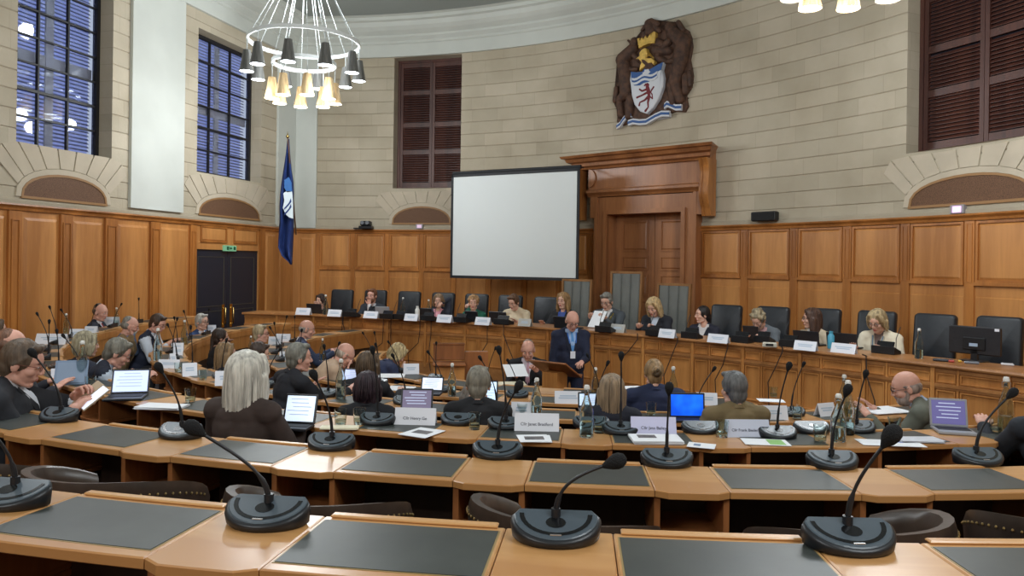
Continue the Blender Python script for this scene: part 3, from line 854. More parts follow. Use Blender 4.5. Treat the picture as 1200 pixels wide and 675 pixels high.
for px, pt, lab in ((665.5, 328, 'tall grey channelled chair behind the long-haired blonde woman, left of the chairman'), (723, 319, 'tallest grey channelled chair with wooden frame, behind the chairman'), (778.5, 333, 'tall grey channelled chair behind the blonde woman writing, right of the chairman')):
    p, rz = dais_at(px, 1.10, .5)
    zt_ = z_at(px, pt, dais_s(px, 1.4)[1]); r = mkchair_tall(zt_-.5); r.location = p; r.rotation_euler.z = rz; r['label'] = lab
# ================================================================ ring desks
ROWS = {'A': (8.12, 1.60, .85), 'B': (6.97, 1.45, .70), 'C': (5.86, 1.33, .58), 'D': (4.80, 1.22, .47), 'E': (3.73, 1.12, .37), 'F': (2.62, 1.00, .25)}
DEP = .31
PAD = M('dark_green_leather_pad', (46, 51, 49), .42, var=.22, scale=7, rgb2=(62, 66, 63), thresh=(.3, .75))
PADE = M('pad_gilt_edge', (150, 128, 84), .4)
def row_angle(px, r, py=420):
    u, v = uv_(px, py); t = u/F
    a = t*t+1; b = -2*(t*RC.x+RC.y); c = RC.x**2+RC.y**2-r*r
    Y = (-b-math.sqrt(max(0, b*b-4*a*c)))/(2*a)
    return math.atan2(t*Y-RC.x, RC.y-Y)
def polar(r, a): return Vector((RC.x+r*math.sin(a), RC.y-r*math.cos(a)))
def make_bay(row, pitch_a):
    R, zt_, zf = ROWS[row]; R0 = R; R1 = R+DEP; Rm = R+DEP/2; H = zt_-zf
    root = thing('council_desk', 'x', 'desk')
    P2 = lambda r, a: (r*math.sin(a), Rm-r*math.cos(a))
    hw = .125/ R1           # half pedestal angle
    e = .0012/R
    T = .026
    wt = MB()
    # pedestal top, bowed front
    N = 6; poly = [P2(R0, -hw+e), P2(R0, hw-e)][::-1]
    front = []
    for i in range(N+1):
        a = -hw+e+(2*hw-2*e)*i/N; k = min(1, min(i, N-i)/1.0); front.append(P2(R1+(.0 if i in (0, N) else .022), a))
    wt.prism(poly+front, H-T, H, .003)
    # knee top with rounded return
    a0, a1 = hw+e, pitch_a-hw-e; N = 4
    wt.prism([P2(R0, a1), P2(R0, a0)]+[P2(R1, a0+(a1-a0)*i/N) for i in range(N+1)], H-T, H, .003)
    wt.build('worktop', DESKT, root)
    ed = MB(); rr0, rr1 = R0+.028, R1-.036
    g = .004/R; pa0, pa1 = a0+.012/R, a1-.012/R
    N = 5
    arcp = lambda r, s0, s1: [P2(r, s0+(s1-s0)*i/N) for i in range(N+1)]
    ed.prism(arcp(rr0-.004, pa1+g, pa0-g)+arcp(rr1+.004, pa0-g, pa1+g), H, H+.0008); ed.build('pad_border', PADE, root)
    pd = MB(); pd.prism(arcp(rr0, pa1, pa0)+arcp(rr1, pa0, pa1), H, H+.0022); pd.build('writing_pad', PAD, root)
    lg = MB(); lg.prism(arcp(R0-.012, a1-.002, a0+.002)+arcp(R0+.012, a0+.002, a1-.002), H, H+.008, .003); lg.build('back_ledge', DESKT, root)
    # open compartment under the pedestal
    box_h = .135; zb = H-T-box_h
    pg = MB(); w = .020/R1
    for s in (-1, 1):
        pg.prism([P2(R0+.02, s*hw-(w if s > 0 else 0)+w), P2(R0+.02, s*hw-(w if s > 0 else 0)), P2(R1-.01, s*hw-(w if s > 0 else 0)), P2(R1-.01, s*hw-(w if s > 0 else 0)+w)], zb, H-T)
    pg.prism([P2(R0+.02, hw), P2(R0+.02, -hw), P2(R1+.0, -hw), P2(R1+.018, -hw*.6), P2(R1+.018, hw*.6), P2(R1+.0, hw)], zb-.016, zb, .003)
    pg.prism([P2(R0+.02, hw), P2(R0+.02, -hw), P2(R1-.01, -hw), P2(R1+.006, -hw*.6), P2(R1+.006, hw*.6), P2(R1-.01, hw)], zb-.036, zb-.017, .003)
    pg.build('pigeonhole', DESKS, root)
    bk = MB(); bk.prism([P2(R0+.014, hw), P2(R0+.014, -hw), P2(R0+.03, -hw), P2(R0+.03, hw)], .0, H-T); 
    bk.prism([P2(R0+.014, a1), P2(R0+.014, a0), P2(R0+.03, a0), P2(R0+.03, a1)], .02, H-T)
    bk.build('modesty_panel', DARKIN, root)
    oi = MB(); oi.prism([P2(R0+.004, a1), P2(R0+.004, -hw), P2(R0+.013, -hw), P2(R0+.013, a1)], H-.27, H-T); oi.prism([P2(R0-.004, a1), P2(R0-.004, -hw), P2(R0+.004, -hw), P2(R0+.004, a1)], H-T-.07, H-T)
    oi.build('outer_face', BENCH, root)
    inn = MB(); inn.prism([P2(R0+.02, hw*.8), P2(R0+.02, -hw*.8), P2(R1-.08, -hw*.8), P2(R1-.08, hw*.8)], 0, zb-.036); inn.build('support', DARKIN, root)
    return root, Rm, zf
BAYS = {}
rowdef = {  # row: (px of a pedestal centre, pitch, from k, to k)
 'A': (651, .0826, -3, 2), 'B': (574, .0945, -5, 4), 'C': (531, .1085, -15, 5), 'D': (574, .1340, -13, 4), 'E': (600, .172, -11, 2), 'F': (560, .235, -5, 1)}
ROWN = {'A': 'the nearest row', 'B': 'the second row from the camera', 'C': 'the third row from the camera', 'D': 'the fourth row from the camera', 'E': 'the fifth row from the camera', 'F': 'the innermost row by the well'}
ROWADJ = {'A': 'wide oak desk bay with dark leather pad in the nearest row', 'B': 'oak desk bay with leather pad and open pigeonhole in the second row'}
BAYLAB = {('A', -2): 'nearest-row desk section at bottom left, its microphone cut by the edge', ('A', -1): 'nearest-row oak desk section whose microphone leans left', ('A', 0): 'nearest-row oak desk section whose microphone stem bends right', ('A', 1): 'oak desk section at the bottom right corner with the large foam-tipped microphone',
 ('B', -3): 'second-row desk section in front of the man holding a phone', ('B', -2): 'second-row desk section just left of the white-haired woman', ('B', -1): 'second-row desk section just right of the white-haired woman', ('B', 0): 'second-row desk section with the microphone between the first two large name cards',
 ('B', 1): 'second-row desk section in front of the third large name card', ('B', 2): 'second-row desk section in front of the tall clear bottles', ('B', 3): 'second-row desk section at the right edge, nearest the silver laptop',
 ('C', -3): 'third-row desk section under the open black laptop', ('C', -2): 'third-row desk section carrying loose white papers and a tumbler', ('C', -1): 'third-row desk section with cream papers and the first large name card', ('C', 0): 'third-row desk section carrying the second large name card',
 ('C', 1): 'third-row desk section carrying the half-full bottle and third large name card', ('C', 2): 'third-row desk section carrying the fourth large name card', ('C', 3): 'third-row desk section with the tall bottle pair', ('C', 4): 'third-row desk section carrying the silver laptop'}
for row, (px, pit_, k0, k1) in rowdef.items():
    R = ROWS[row][0]
    a_ref = row_angle(px, R+DEP)
    root, Rm, zf = make_bay(row, pit_); n = k1-k0+1
    for k in range(k0, k1+1):
        a = a_ref+pit_*k; p = polar(Rm, a)
        lab = {'A': 'oak desk section with dark leather pad in the nearest row', 'B': 'oak desk section with dark leather pad in the second row back', 'C': 'oak desk section in the third row, where the name cards face the camera', 'D': 'oak desk section in the fourth row, beyond the white-haired woman', 'E': 'oak desk section in the fifth row, facing the lectern', 'F': 'oak desk section in the innermost row beside the central well'}[row]
        o = root if k == k0 else dup(root)
        o.location = (p.x, p.y, zf); o.rotation_euler.z = a
        if (row, k) in BAYLAB:
            o['label'] = BAYLAB[(row, k)]
            if 'group' in o: del o['group']
        else: o['label'] = lab; o['group'] = 'desk sections of '+ROWN[row]
    BAYS[row] = (a_ref, pit_)
# leather tub chairs at the second row
TUB = thing('tub_chair', 'x', 'chair')
def tub(root):
    n = 20; sh = MB(); sh.smooth = True; rings = []
    for i in range(n+1):
        q = -2.15+4.3*i/n; t = abs(q)/2.15
        top = .80-.10*t**3; r = .27+.03*t
        c, s = math.sin(q), -math.cos(q)
        rings.append([(c*(r-.02), s*(r-.02), .40), (c*(r+.0), s*(r+.0), .40), (c*(r+.03), s*(r+.03), top-.03), (c*(r+.02), s*(r+.02), top), (c*(r-.01), s*(r-.01), top-.005), (c*(r-.03), s*(r-.03), top-.04)])
    m = 6; sh.add([p for ring in rings for p in ring], [(i*m+j, i*m+(j+1) % m, (i+1)*m+(j+1) % m, (i+1)*m+j) for i in range(n) for j in range(m)]+[tuple(range(m)), tuple(range(n*m, n*m+m))])
    sh.build('curved_back', BRL, root)
    se = MB(); se.lathe([(.001, .38), (.25, .38), (.27, .42), (.25, .47), (.001, .48)], 24); se.build('seat', BRL, root, smooth=True)
    stt = MB()
    for i in range(44):
        q = -1.9+3.8*i/43; t = abs(q)/2.15; r = .27+.03*t; top = .80-.10*t**3
        stt.ball((math.sin(q)*(r+.031), -math.cos(q)*(r+.031), top-.035), .0045, 6, 4)
    stt.build('stud_trim', STUD, root)
    for k in range(4):
        q = PI/4+PI/2*k; l = MB(); l.tube([(.18*math.cos(q), .18*math.sin(q), .39), (.2*math.cos(q), .2*math.sin(q), 0)], [.022, .016], 8); l.build('leg', CHRW, root)
tub(TUB)
ar, pt = BAYS['B']; first = True
TUBL = {-5: 'tub chair of worn leather at the left edge of the second row', -4: 'tub chair of worn leather, second from the left in the second row'}
for k in range(-5, 4):
    a = ar+pt*(k+.5)+random.uniform(-.012, .012); p = polar(6.97+DEP+.40, a)
    o = TUB if first else dup(TUB); first = False
    o.location = (p.x, p.y, .70); o.scale = (.86, .86, 1.06); o.rotation_euler.z = a+random.uniform(-.5, .5)
    o['label'] = 'brown leather tub chair behind the nearest row, '+['at the far left outside edge', 'leftmost in view by the cut-off microphone', 'just left of the left-leaning microphone', 'between the two left front microphones', 'just left of the bent-stem microphone', 'right of the bent-stem microphone', 'left of the large foam tip', 'right of the large foam tip', 'at the right edge'][k+5]
# ================================================================ projection screen
SCRW = M('screen_white', (214, 219, 218), .6); SCRB = M('screen_border', (30, 32, 36), .6)
sTL, sTR = at_d(529.5, 205, 13.4), at_d(679.5, 197.5, 12.2)
zT = (sTL.z+sTR.z)/2; zB = (z_at(528, 325.5, 13.4)+z_at(677.5, 329, 12.2))/2
u_ = (sTR-sTL); u_.z = 0; SW = u_.length; ang = math.atan2(u_.y, u_.x)
scr = thing('projection_screen', 'large white projection screen with black border hanging beside the central door', 'screen', ((sTL.x+sTR.x)/2, (sTL.y+sTR.y)/2, zB), ang)
m = MB(); m.box((0, 0, (zT-zB)/2), (SW-.06, .006, zT-zB-.08)); m.build('screen_surface', SCRW, scr)
m = MB(); H_ = zT-zB
for c, d in (((0, 0, H_-.02), (SW, .02, .045)), ((0, 0, .02), (SW, .02, .05)), ((-SW/2+.02, 0, H_/2), (.045, .02, H_)), ((SW/2-.02, 0, H_/2), (.045, .02, H_))): m.box(c, d)
m.build('screen_border', SCRB, scr)
m = MB(); m.tube([(-SW/2, .05, H_+.03), (SW/2, .05, H_+.03)], .035, 10); m.build('roller_case', SCRB, scr)
for s in (-1, 1):
    m = MB(); m.tube([(s*SW*.42, .05, H_+.03), (s*SW*.42, .62, H_+.10)], .012, 6); m.build('wall_bracket', SCRB, scr)
# ================================================================ coat of arms
s0, Y0 = arc_s(763); zt_, zb_ = z_at(763, 22, Y0), z_at(763, 148, Y0)
ca = arcW(s0, 0, -.02); th = s0/AR
CH = zt_-zb_; K_ = CH/126.0         # metres per photo pixel
coat = thing('coat_of_arms', 'carved wooden coat of arms with painted shield above the central door', 'coat of arms', (ca.x, ca.y, zb_), -th)
CARV = M('carved_wood', (92, 64, 48), .7, rgb2=(62, 44, 36), scale=14, bump=.6); GOLD = M('gold_leaf', (214, 176, 90), .35, metal=.35, var=.15, scale=20)
HBL = M('heraldic_blue', (44, 84, 142), .5); HWH = M('heraldic_white', (205, 208, 214), .5); HRD = M('heraldic_red', (110, 24, 34), .5)
# zoom-space (579x675 for 120x140 px, origin 700,15) -> local metres (x, z)
def cz(p): return ((700+p[0]/4.825-762.5)*K_*1.08, (148-(15+p[1]/4.825))*K_)
def plate(name, pts, d0, d1, mat, bev=.012, zs=None, conv=True):
    P_ = [cz(p) for p in pts] if conv else pts
    area = sum(P_[i][0]*P_[(i+1) % len(P_)][1]-P_[(i+1) % len(P_)][0]*P_[i][1] for i in range(len(P_)))
    if area < 0: P_ = P_[::-1]
    n = len(P_); cx = sum(p[0] for p in P_)/n; cy = sum(p[1] for p in P_)/n
    def ins(i, b):
        a = Vector(P_[i-1]); c = Vector(P_[(i+1) % n]); t = (c-a).normalized(); nn = Vector((-t.y, t.x)); return Vector(P_[i])+nn*b
    m = MB(); r0 = [(p[0], d0, p[1]) for p in P_]; r1 = [(p[0], d1+bev, p[1]) for p in P_]; r2 = [(ins(i, bev).x, d1, ins(i, bev).y) for i in range(n)]
    bm = bmesh.new(); vs = [[bm.verts.new(p) for p in r] for r in (r0, r1, r2)]
    for a, b in ((0, 1), (1, 2)):
        for i in range(n): bm.faces.new((vs[a][i], vs[a][(i+1) % n], vs[b][(i+1) % n], vs[b][i]))
    bm.faces.new(vs[2]); bm.faces.new(vs[0][::-1])
    bmesh.ops.triangulate(bm, faces=[f for f in bm.faces if len(f.verts) > 4]); bmesh.ops.recalc_face_normals(bm, faces=bm.faces)
    me = bpy.data.meshes.new(name); bm.to_mesh(me); bm.free(); me.materials.append(mat)
    o = bpy.data.objects.new(name, me); COL.objects.link(o); o.parent = coat
    return o
back = [(285, 40), (320, 45), (350, 80), (365, 110), (385, 90), (430, 82), (450, 100), (480, 125), (510, 150), (525, 190), (532, 240), (520, 310), (538, 400), (530, 460), (500, 500), (512, 560), (495, 590), (440, 580), (300, 610), (180, 605), (110, 625), (90, 590), (95, 530), (72, 490), (70, 420), (90, 380), (95, 330), (82, 270), (85, 235), (120, 205), (150, 170), (195, 130), (235, 125), (240, 90), (250, 60)]
plate('backboard', back, 0, -.05, CARV)
def lumps(name, segs, rr, y=-.07):
    m = MB(); m.smooth = True
    for (a, b, ra, rb) in segs:
        A, B = cz(a), cz(b); m.capsule((A[0], y, A[1]), (B[0], y, B[1]), ra*K_/4.825*rr, rb*K_/4.825*rr, 10)
    return m.build(name, CARV, coat)
# left supporter (bull with mane) and right supporter
lumps('supporter', [((200, 150), (190, 190), 26, 30), ((190, 190), (130, 240), 34, 44), ((130, 240), (150, 350), 42, 40), ((150, 350), (150, 440), 40, 36), ((150, 440), (110, 470), 34, 24), ((110, 470), (120, 560), 20, 22), ((180, 470), (170, 570), 28, 24), ((170, 200), (230, 260), 20, 14), ((160, 300), (215, 310), 18, 12), ((90, 400), (85, 470), 15, 18), ((215, 140), (235, 160), 14, 8), ((175, 150), (160, 135), 8, 6)], 1)
lumps('supporter', [((405, 110), (430, 150), 28, 34), ((430, 150), (485, 210), 38, 46), ((485, 210), (470, 310), 46, 44), ((470, 310), (440, 420), 42, 38), ((440, 420), (470, 520), 36, 26), ((500, 400), (500, 480), 22, 20), ((420, 430), (430, 530), 26, 20), ((400, 190), (340, 250), 24, 16), ((430, 300), (390, 300), 18, 12), ((520, 380), (525, 450), 14, 12), ((455, 95), (480, 140), 14, 16)], 1)
lumps('crest_beast', [((290, 70), (300, 110), 30, 34), ((262, 80), (245, 95), 14, 8), ((300, 60), (335, 80), 22, 18), ((320, 90), (350, 120), 20, 14)], 1, -.08)
lumps('mantling', [((330, 220), (400, 240), 34, 26), ((300, 160), (360, 200), 26, 30), ((250, 200), (230, 260), 22, 16), ((340, 270), (380, 290), 24, 16), ((270, 280), (300, 310), 40, 40)], 1, -.05)
plate('shield', [(190, 325), (215, 332), (260, 336), (300, 330), (350, 312), (385, 305), (375, 345), (385, 390), (382, 440), (360, 500), (325, 550), (290, 578), (250, 560), (215, 515), (198, 460), (192, 410), (185, 370)], -.04, -.135, HWH)
plate('shield_chief', [(193, 325), (230, 335), (262, 338), (270, 325), (290, 318), (310, 330), (350, 314), (383, 304), (372, 345), (350, 352), (345, 388), (320, 392), (300, 400), (270, 402), (248, 412), (215, 408), (205, 398), (195, 370)], -.13, -.142, HBL, .002)
def wave(y0, h, a, x0=200, x1=352, n=10, ph=0, sl=-.06): 
    f = lambda x: a*math.sin((x-x0)/(x1-x0)*2*PI*1.6+ph)+sl*(x-x0)
    xs = [x0+(x1-x0)*i/n for i in range(n+1)]
    return [(x, y0+f(x)) for x in xs]+[(x, y0+h+f(x)) for x in reversed(xs)]
for y in (362, 386): plate('shield_wave', wave(y, 13, 7), -.14, -.149, HWH, .002)
plate('shield_ship', [(262, 345), (275, 340), (278, 328), (290, 334), (300, 328), (305, 342), (312, 345), (300, 356), (272, 358)], -.14, -.15, HWH, .002)
lion = [(283, 408), (300, 403), (310, 415), (303, 432), (300, 448), (310, 462), (322, 445), (330, 432), (322, 462), (306, 478), (312, 492), (322, 487), (320, 503), (305, 500), (296, 510), (302, 530), (300, 560), (285, 566), (276, 560), (288, 548), (283, 528), (268, 512), (262, 530), (240, 522), (236, 508), (250, 505), (258, 492), (270, 488), (262, 478), (240, 488), (224, 482), (232, 472), (252, 468), (246, 452), (240, 442), (248, 432), (262, 448), (276, 442), (284, 430), (272, 420)]
m = MB(); m.smooth = True
for a, b, ra, rb in (((292, 416), (296, 418), 11, 9), ((283, 412), (276, 418), 6, 4), ((292, 424), (300, 452), 10, 12), ((300, 452), (304, 482), 11, 8), ((290, 440), (262, 446), 7, 5), ((262, 446), (247, 434), 5, 5), ((296, 458), (262, 470), 7, 5), ((262, 470), (232, 478), 5, 6), ((302, 480), (278, 500), 8, 6), ((278, 500), (250, 508), 6, 4), ((250, 508), (246, 524), 4, 6), ((304, 484), (298, 516), 9, 6), ((298, 516), (300, 542), 6, 4), ((300, 542), (284, 560), 4, 7), ((306, 480), (324, 498), 3.5, 3.5), ((324, 498), (322, 474), 3.5, 3.5), ((322, 474), (312, 460), 3.5, 3.5), ((312, 460), (330, 434), 3.5, 5), ((330, 436), (318, 446), 4, 3)):
    A_, B_ = cz(a), cz(b); k_ = K_/4.825; m.capsule((A_[0], 0, A_[1]), (B_[0], 0, B_[1]), ra*k_, rb*k_, 8)
m.v = [(x, y*.35-.138, z) for x, y, z in m.v]; m.build('red_lion', HRD, coat)
plate('helmet', [(255, 215), (275, 205), (288, 212), (292, 240), (286, 262), (300, 268), (318, 270), (336, 290), (330, 312), (318, 296), (296, 302), (262, 322), (246, 330), (250, 300), (258, 285), (240, 262), (224, 258), (246, 245), (244, 230)], -.06, -.16, GOLD)
plate('crown', [(228, 145), (240, 142), (246, 158), (256, 140), (266, 155), (278, 136), (290, 152), (304, 132), (312, 146), (326, 122), (336, 128), (334, 190), (300, 186), (270, 192), (244, 205), (234, 180)], -.06, -.15, GOLD)
plate('crown_band', [(240, 190), (270, 182), (300, 178), (335, 182), (334, 192), (300, 188), (270, 194), (244, 204)], -.14, -.165, GOLD, .004)
def ribbon(pts, h, nm):
    plate(nm, pts+[(x, y+h) for x, y in reversed(pts)], -.02, -.10, HWH, .006)
    pp = [(x, y+h*.28) for x, y in pts]; plate(nm+'_stripe', pp+[(x, y+h*.40) for x, y in reversed(pp)], -.09, -.108, HBL, .002)
ribbon([(100, 610), (120, 600), (140, 575), (160, 556), (190, 552)], 30, 'ribbon_end')
ribbon([(170, 596), (200, 590), (240, 600), (280, 602), (330, 580), (370, 568), (415, 574)], 34, 'ribbon')
ribbon([(385, 530), (400, 518), (425, 530), (450, 545), (482, 548)], 34, 'ribbon_end')
# ================================================================ flag
FLB = M('flag_blue', (30, 52, 108), .75, var=.1, scale=8); FLW = M('flag_white', (200, 210, 215), .7); FLL = M('flag_mid_blue', (44, 92, 150), .7)
fp = at_d(341, 267, 13.3); ft = at_d(337, 160, 12.9)
flag = thing('flag', 'blue flag with white emblem drooping from a pole in the back left corner', 'flag', (fp.x, fp.y, fp.z))
rel = lambda p: Vector(p)-Vector((fp.x, fp.y, fp.z))
m = MB(); m.tube([rel(at_d(347, 275, 13.6)), rel(ft)], [.014, .011], 8); m.build('flagpole', M('pole_wood', (92, 66, 46), .5), flag, smooth=True)
m = MB(); m.ball(rel(at_d(337, 160, 12.9)), (.03, .03, .03), 8, 6); m.lathe([(.02, 0), (.008, .05), (.001, .09)], 8, rel(ft)); m.build('finial', BRASS, flag, smooth=True)
outl = [(163, 337.2, 338.5), (180, 335.5, 339.5), (200, 332.5, 341.5), (213, 330.5, 343.5), (225, 329, 344), (240, 328, 343.5), (260, 328, 344), (280, 326.5, 343.5), (290, 326, 343), (300, 330, 342.5), (306, 337, 342.2), (310, 340, 342)]
m = MB(); m.smooth = True; nx = 12; vs = []; 
for py, xa, xb in outl:
    for i in range(nx+1):
        t = i/nx; d = 13.15+.10*math.sin(t*PI*3+py*.015)*(min(1, (py-160)/40)); vs.append(rel(at_d(xa+(xb-xa)*t, py, d)))
n = len(outl)
fs = [(j*(nx+1)+i, j*(nx+1)+i+1, (j+1)*(nx+1)+i+1, (j+1)*(nx+1)+i) for j in range(n-1) for i in range(nx)]
m.add(vs, fs); fo = m.build('flag_cloth', FLB, flag); md = fo.modifiers.new('s', 'SOLIDIFY'); md.thickness = .008
def flagpatch(nm, pts, mat, d=13.0):
    m = MB(); P_ = [rel(at_d(x, y, d)) for x, y in pts]; m.add(P_+[p+Vector((0, .012, 0)) for p in P_], [tuple(range(len(P_))), tuple(range(len(P_), 2*len(P_)))]+[(i, (i+1) % len(P_), (i+1) % len(P_)+len(P_), i+len(P_)) for i in range(len(P_))]); m.build(nm, mat, flag)
fz_ = lambda p: (300+p[0]/3.38, 140+p[1]/3.375)
flagpatch('flag_emblem_chief', [fz_(p) for p in ((112, 240), (130, 228), (140, 250), (143, 285), (122, 288), (112, 270))], FLL)
flagpatch('flag_emblem', [fz_(p) for p in ((108, 292), (122, 282), (143, 285), (146, 330), (147, 392), (132, 388), (118, 375), (106, 350), (112, 320))], FLW)
for o_ in (0, 22): flagpatch('flag_emblem_wave', [fz_(p) for p in ((138, 312+o_), (130, 330+o_), (112, 350+o_), (110, 358+o_), (124, 345+o_), (140, 325+o_))], FLB, 12.99)
# ================================================================ small wall fittings
cp_ = at_d(431, 266, 14.9)
s, Y = arc_s(431); z = z_at(431, 266, Y-.15)
p = arcW(s, z, -.16)
cam1 = thing('wall_camera', 'black twin-lens camera on the ledge above the panelling at left', 'camera', (p.x, p.y, RAIL_Z+.035), -s/AR)
m = MB(); m.box((0, .04, .03), (.26, .16, .06), 0, .01); m.build('camera_base', BLKP, cam1)
m = MB(); m.box((0, .02, .11), (.20, .12, .10), 0, .02); m.build('camera_head', BLKP, cam1)
for sx in (-.05, .05):
    m = MB(); m.lathe([(.036, 0), (.036, .03), (.028, .032), (.001, .02)], 14, (0, 0, 0)); o = m.build('lens', M('lens_grey', (120, 124, 130), .15), cam1, smooth=True); o.location = (sx, -.04, .12); o.rotation_euler.x = PI/2
m = MB(); m.box((-.2, .05, .012), (.12, .08, .02), 0, .004); m.build('mount', BLKP, cam1)
s, Y = arc_s(900.5); p = arcW(s, z_at(900.5, 254, Y), 0)
sp = thing('wall_speaker', 'black box speaker mounted on the stone just above the panelling', 'speaker', p, -s/AR)
m = MB(); m.box((0, -.11, 0), (.40, .10, .14), 0, .015); m.build('speaker_body', BLKP, sp)
m = MB(); m.box((0, -.163, 0), (.36, .006, .10)); m.build('speaker_grille', M('grille_dark', (16, 16, 18), .8, rgb2=(34, 34, 36), scale=200, thresh=(.45, .55)), sp)
m = MB(); m.box((0, -.03, 0), (.10, .06, .06)); m.build('wall_mount', BLKP, sp)
for px, py, lab in ((492, 265.5, 'small glowing sign on the ledge left of the projection screen'), (1124.5, 245.5, 'small pink-lit sign on the stone below the right arched vent')):
    s, Y = arc_s(px); p = arcW(s, z_at(px, py, Y), 0); w = .15 if px < 600 else .17
    sg = thing('emergency_sign', lab, 'sign', p, -s/AR)
    m = MB(); m.box((0, -.03, 0), (w, .06, w*.62), 0, .008); m.build('sign_case', M('sign_grey', (150, 146, 150), .5), sg)
    m = MB(); m.box((0, -.062, 0), (w*.62, .006, w*.42)); m.build('sign_panel', M('sign_pink', (232, 180, 240), .5, emit=1.1) if px > 600 else M('sign_pale', (220, 190, 215), .5, emit=.35), sg)
# ================================================================ writing stands and the well
lc = at_d(650, 450, 8.25)
lect = thing('lectern', 'wooden lectern with sloping top in front of the standing man', 'lectern', (lc.x, lc.y, 0), -.65)
zt_ = z_at(650, 432, 8.25)
m = MB(); m.T = Matrix.Translation((0, 0, zt_)) @ Matrix.Rotation(-.5, 4, 'X') @ Matrix.Rotation(0, 4, 'Z')
m.box((0, 0, 0), (.50, .38, .022), 0, .005); m.box((0, .18, .02), (.50, .018, .03), 0, .004); m.build('sloping_top', DESKS, lect)
m = MB(); m.box((0, 0, zt_-.16), (.20, .20, .26)); m.box((0, 0, (zt_-.28)/2), (.12, .12, zt_-.28)); m.build('pedestal', BENCH, lect)
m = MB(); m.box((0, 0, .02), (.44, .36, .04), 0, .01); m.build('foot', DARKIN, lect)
# tall-backed oak stand in the well
pw = at_d(526, 420, 8.9); zp = z_at(526, 402, 8.9)
pew = thing('oak_pulpit', 'tall oak stand with stepped front between the raised bench and the desks', 'stand', (pw.x, pw.y, 0), .1)
m = MB(); m.box((0, 0, zp-.10), (.37, .05, .20), 0, .006); m.box((0, 0, zp-.01), (.38, .07, .02), 0, .004); m.build('back_panel', DESKS, pew)
m = MB(); m.box((-.0, -.14, (zp-.24)/2), (.36, .28, zp-.24), 0, .006); m.build('body', BENCH, pew)
m = MB(); m.box((0, -.16, zp-.225), (.38, .34, .025), 0, .006); m.build('shelf', DESKS, pew)
m = MB(); m.box((.33, .02, (zp-.1)/2), (.28, .10, zp-.1), 0, .006); m.build('side_wing', DESKS, pew)
# clerk's table in the well
tp = at_d(622, 430, 8.55); zt2 = z_at(622, 438, 8.55)
tp.x -= .12
tb = thing('clerk_table', 'low table with papers in front of the seated man in the black suit', 'table', (tp.x, tp.y, 0), 0)
m = MB(); m.box((0, 0, .74), (.86, .55, .03), 0, .006); m.build('tabletop', DESKT, tb)
for sx in (-.38, .38):
    for sy in (-.23, .23): m = MB(); m.box((sx, sy, .365), (.05, .05, .73)); m.build('leg', DESKS, tb)
# ================================================================ things on the desks
MICB = M('mic_black_plastic', (30, 32, 36), .38); MICT = M('mic_top_grey', (70, 80, 88), .33); MICD = M('mic_display_strip', (14, 15, 17), .2); MICP = M('mic_foam', (22, 22, 24), .95, bump=.5, scale=300)
SILV = M('silver_trim', (190, 192, 196), .3, metal=.8)
def mic_base(root, w=.20):
    k = w/.20
    def outl(sc_, yo=0):
        pts = []
        n = 16
        for i in range(n+1):
            q = PI+PI*i/n
            pts.append((.10*k*sc_*math.cos(q), (.078*k*sc_)*math.sin(q)*1.0+.035*k+yo))
        pts.append((.088*k*sc_, .050*k+yo)); pts.append((-.088*k*sc_, .050*k+yo))
        return pts
    def hz(y, f): return f*((.016+(.052-.016)*(y+.043*k)/(.093*k)))
    b = MB(); rings = [[(x, y, .0) for x, y in outl(.90)], [(x, y, .006) for x, y in outl(.96)], [(x, y, hz(y, .75)) for x, y in outl(1)], [(x, y, hz(y, .95)) for x, y in outl(.98)], [(x, y, hz(y, 1.03)) for x, y in outl(.93, .001)]]
    n = len(rings[0]); b.add([p for r in rings for p in r], [tuple(reversed(range(n))), tuple(range(4*n, 5*n))]+[(j*n+i, j*n+(i+1) % n, j*n+n+(i+1) % n, j*n+n+i) for j in range(4) for i in range(n)])
    b.build('base', MICB, root, smooth=True)
    t = MB(); r0 = [(x, y, hz(y, 1.035)+.0004) for x, y in outl(.92, .001)]; r1 = [(x, y, hz(y, 1.035)+.0022) for x, y in outl(.89, .001)]
    t.add(r0+r1, [tuple(range(n, 2*n))]+[(i, (i+1) % n, n+(i+1) % n, n+i) for i in range(n)]); t.build('top_plate', MICT, root)
    s = MB(); vs = []
    for i in range(17):
        q = PI+PI*i/16
        for f in (.80, .70):
            x, y = .10*k*f*math.cos(q), .078*k*f*math.sin(q)+.037*k; vs.append((x, y, hz(y, 1.035)+.0032))
    s.add(vs, [(2*i, 2*i+2, 2*i+3, 2*i+1) for i in range(16)]); s.build('display_strip', MICD, root)
    g = MB(); yy = .012*k; g.add([(.022*k*math.cos(2*PI*i/14), yy+.016*k*math.sin(2*PI*i/14), hz(yy+.016*k*math.sin(2*PI*i/14), 1.035)+.003) for i in range(14)], [tuple(range(14))]); g.build('speaker_grille', MICD, root)
    bt = MB(); y = -.024*k; bt.box((0, y, hz(y, 1.035)+.003), (.024*k, .004, .002)); bt.build('button', SILV, root)
MIC0 = thing('conference_microphone', 'x', 'microphone'); mic_base(MIC0)
mic_first = [True]
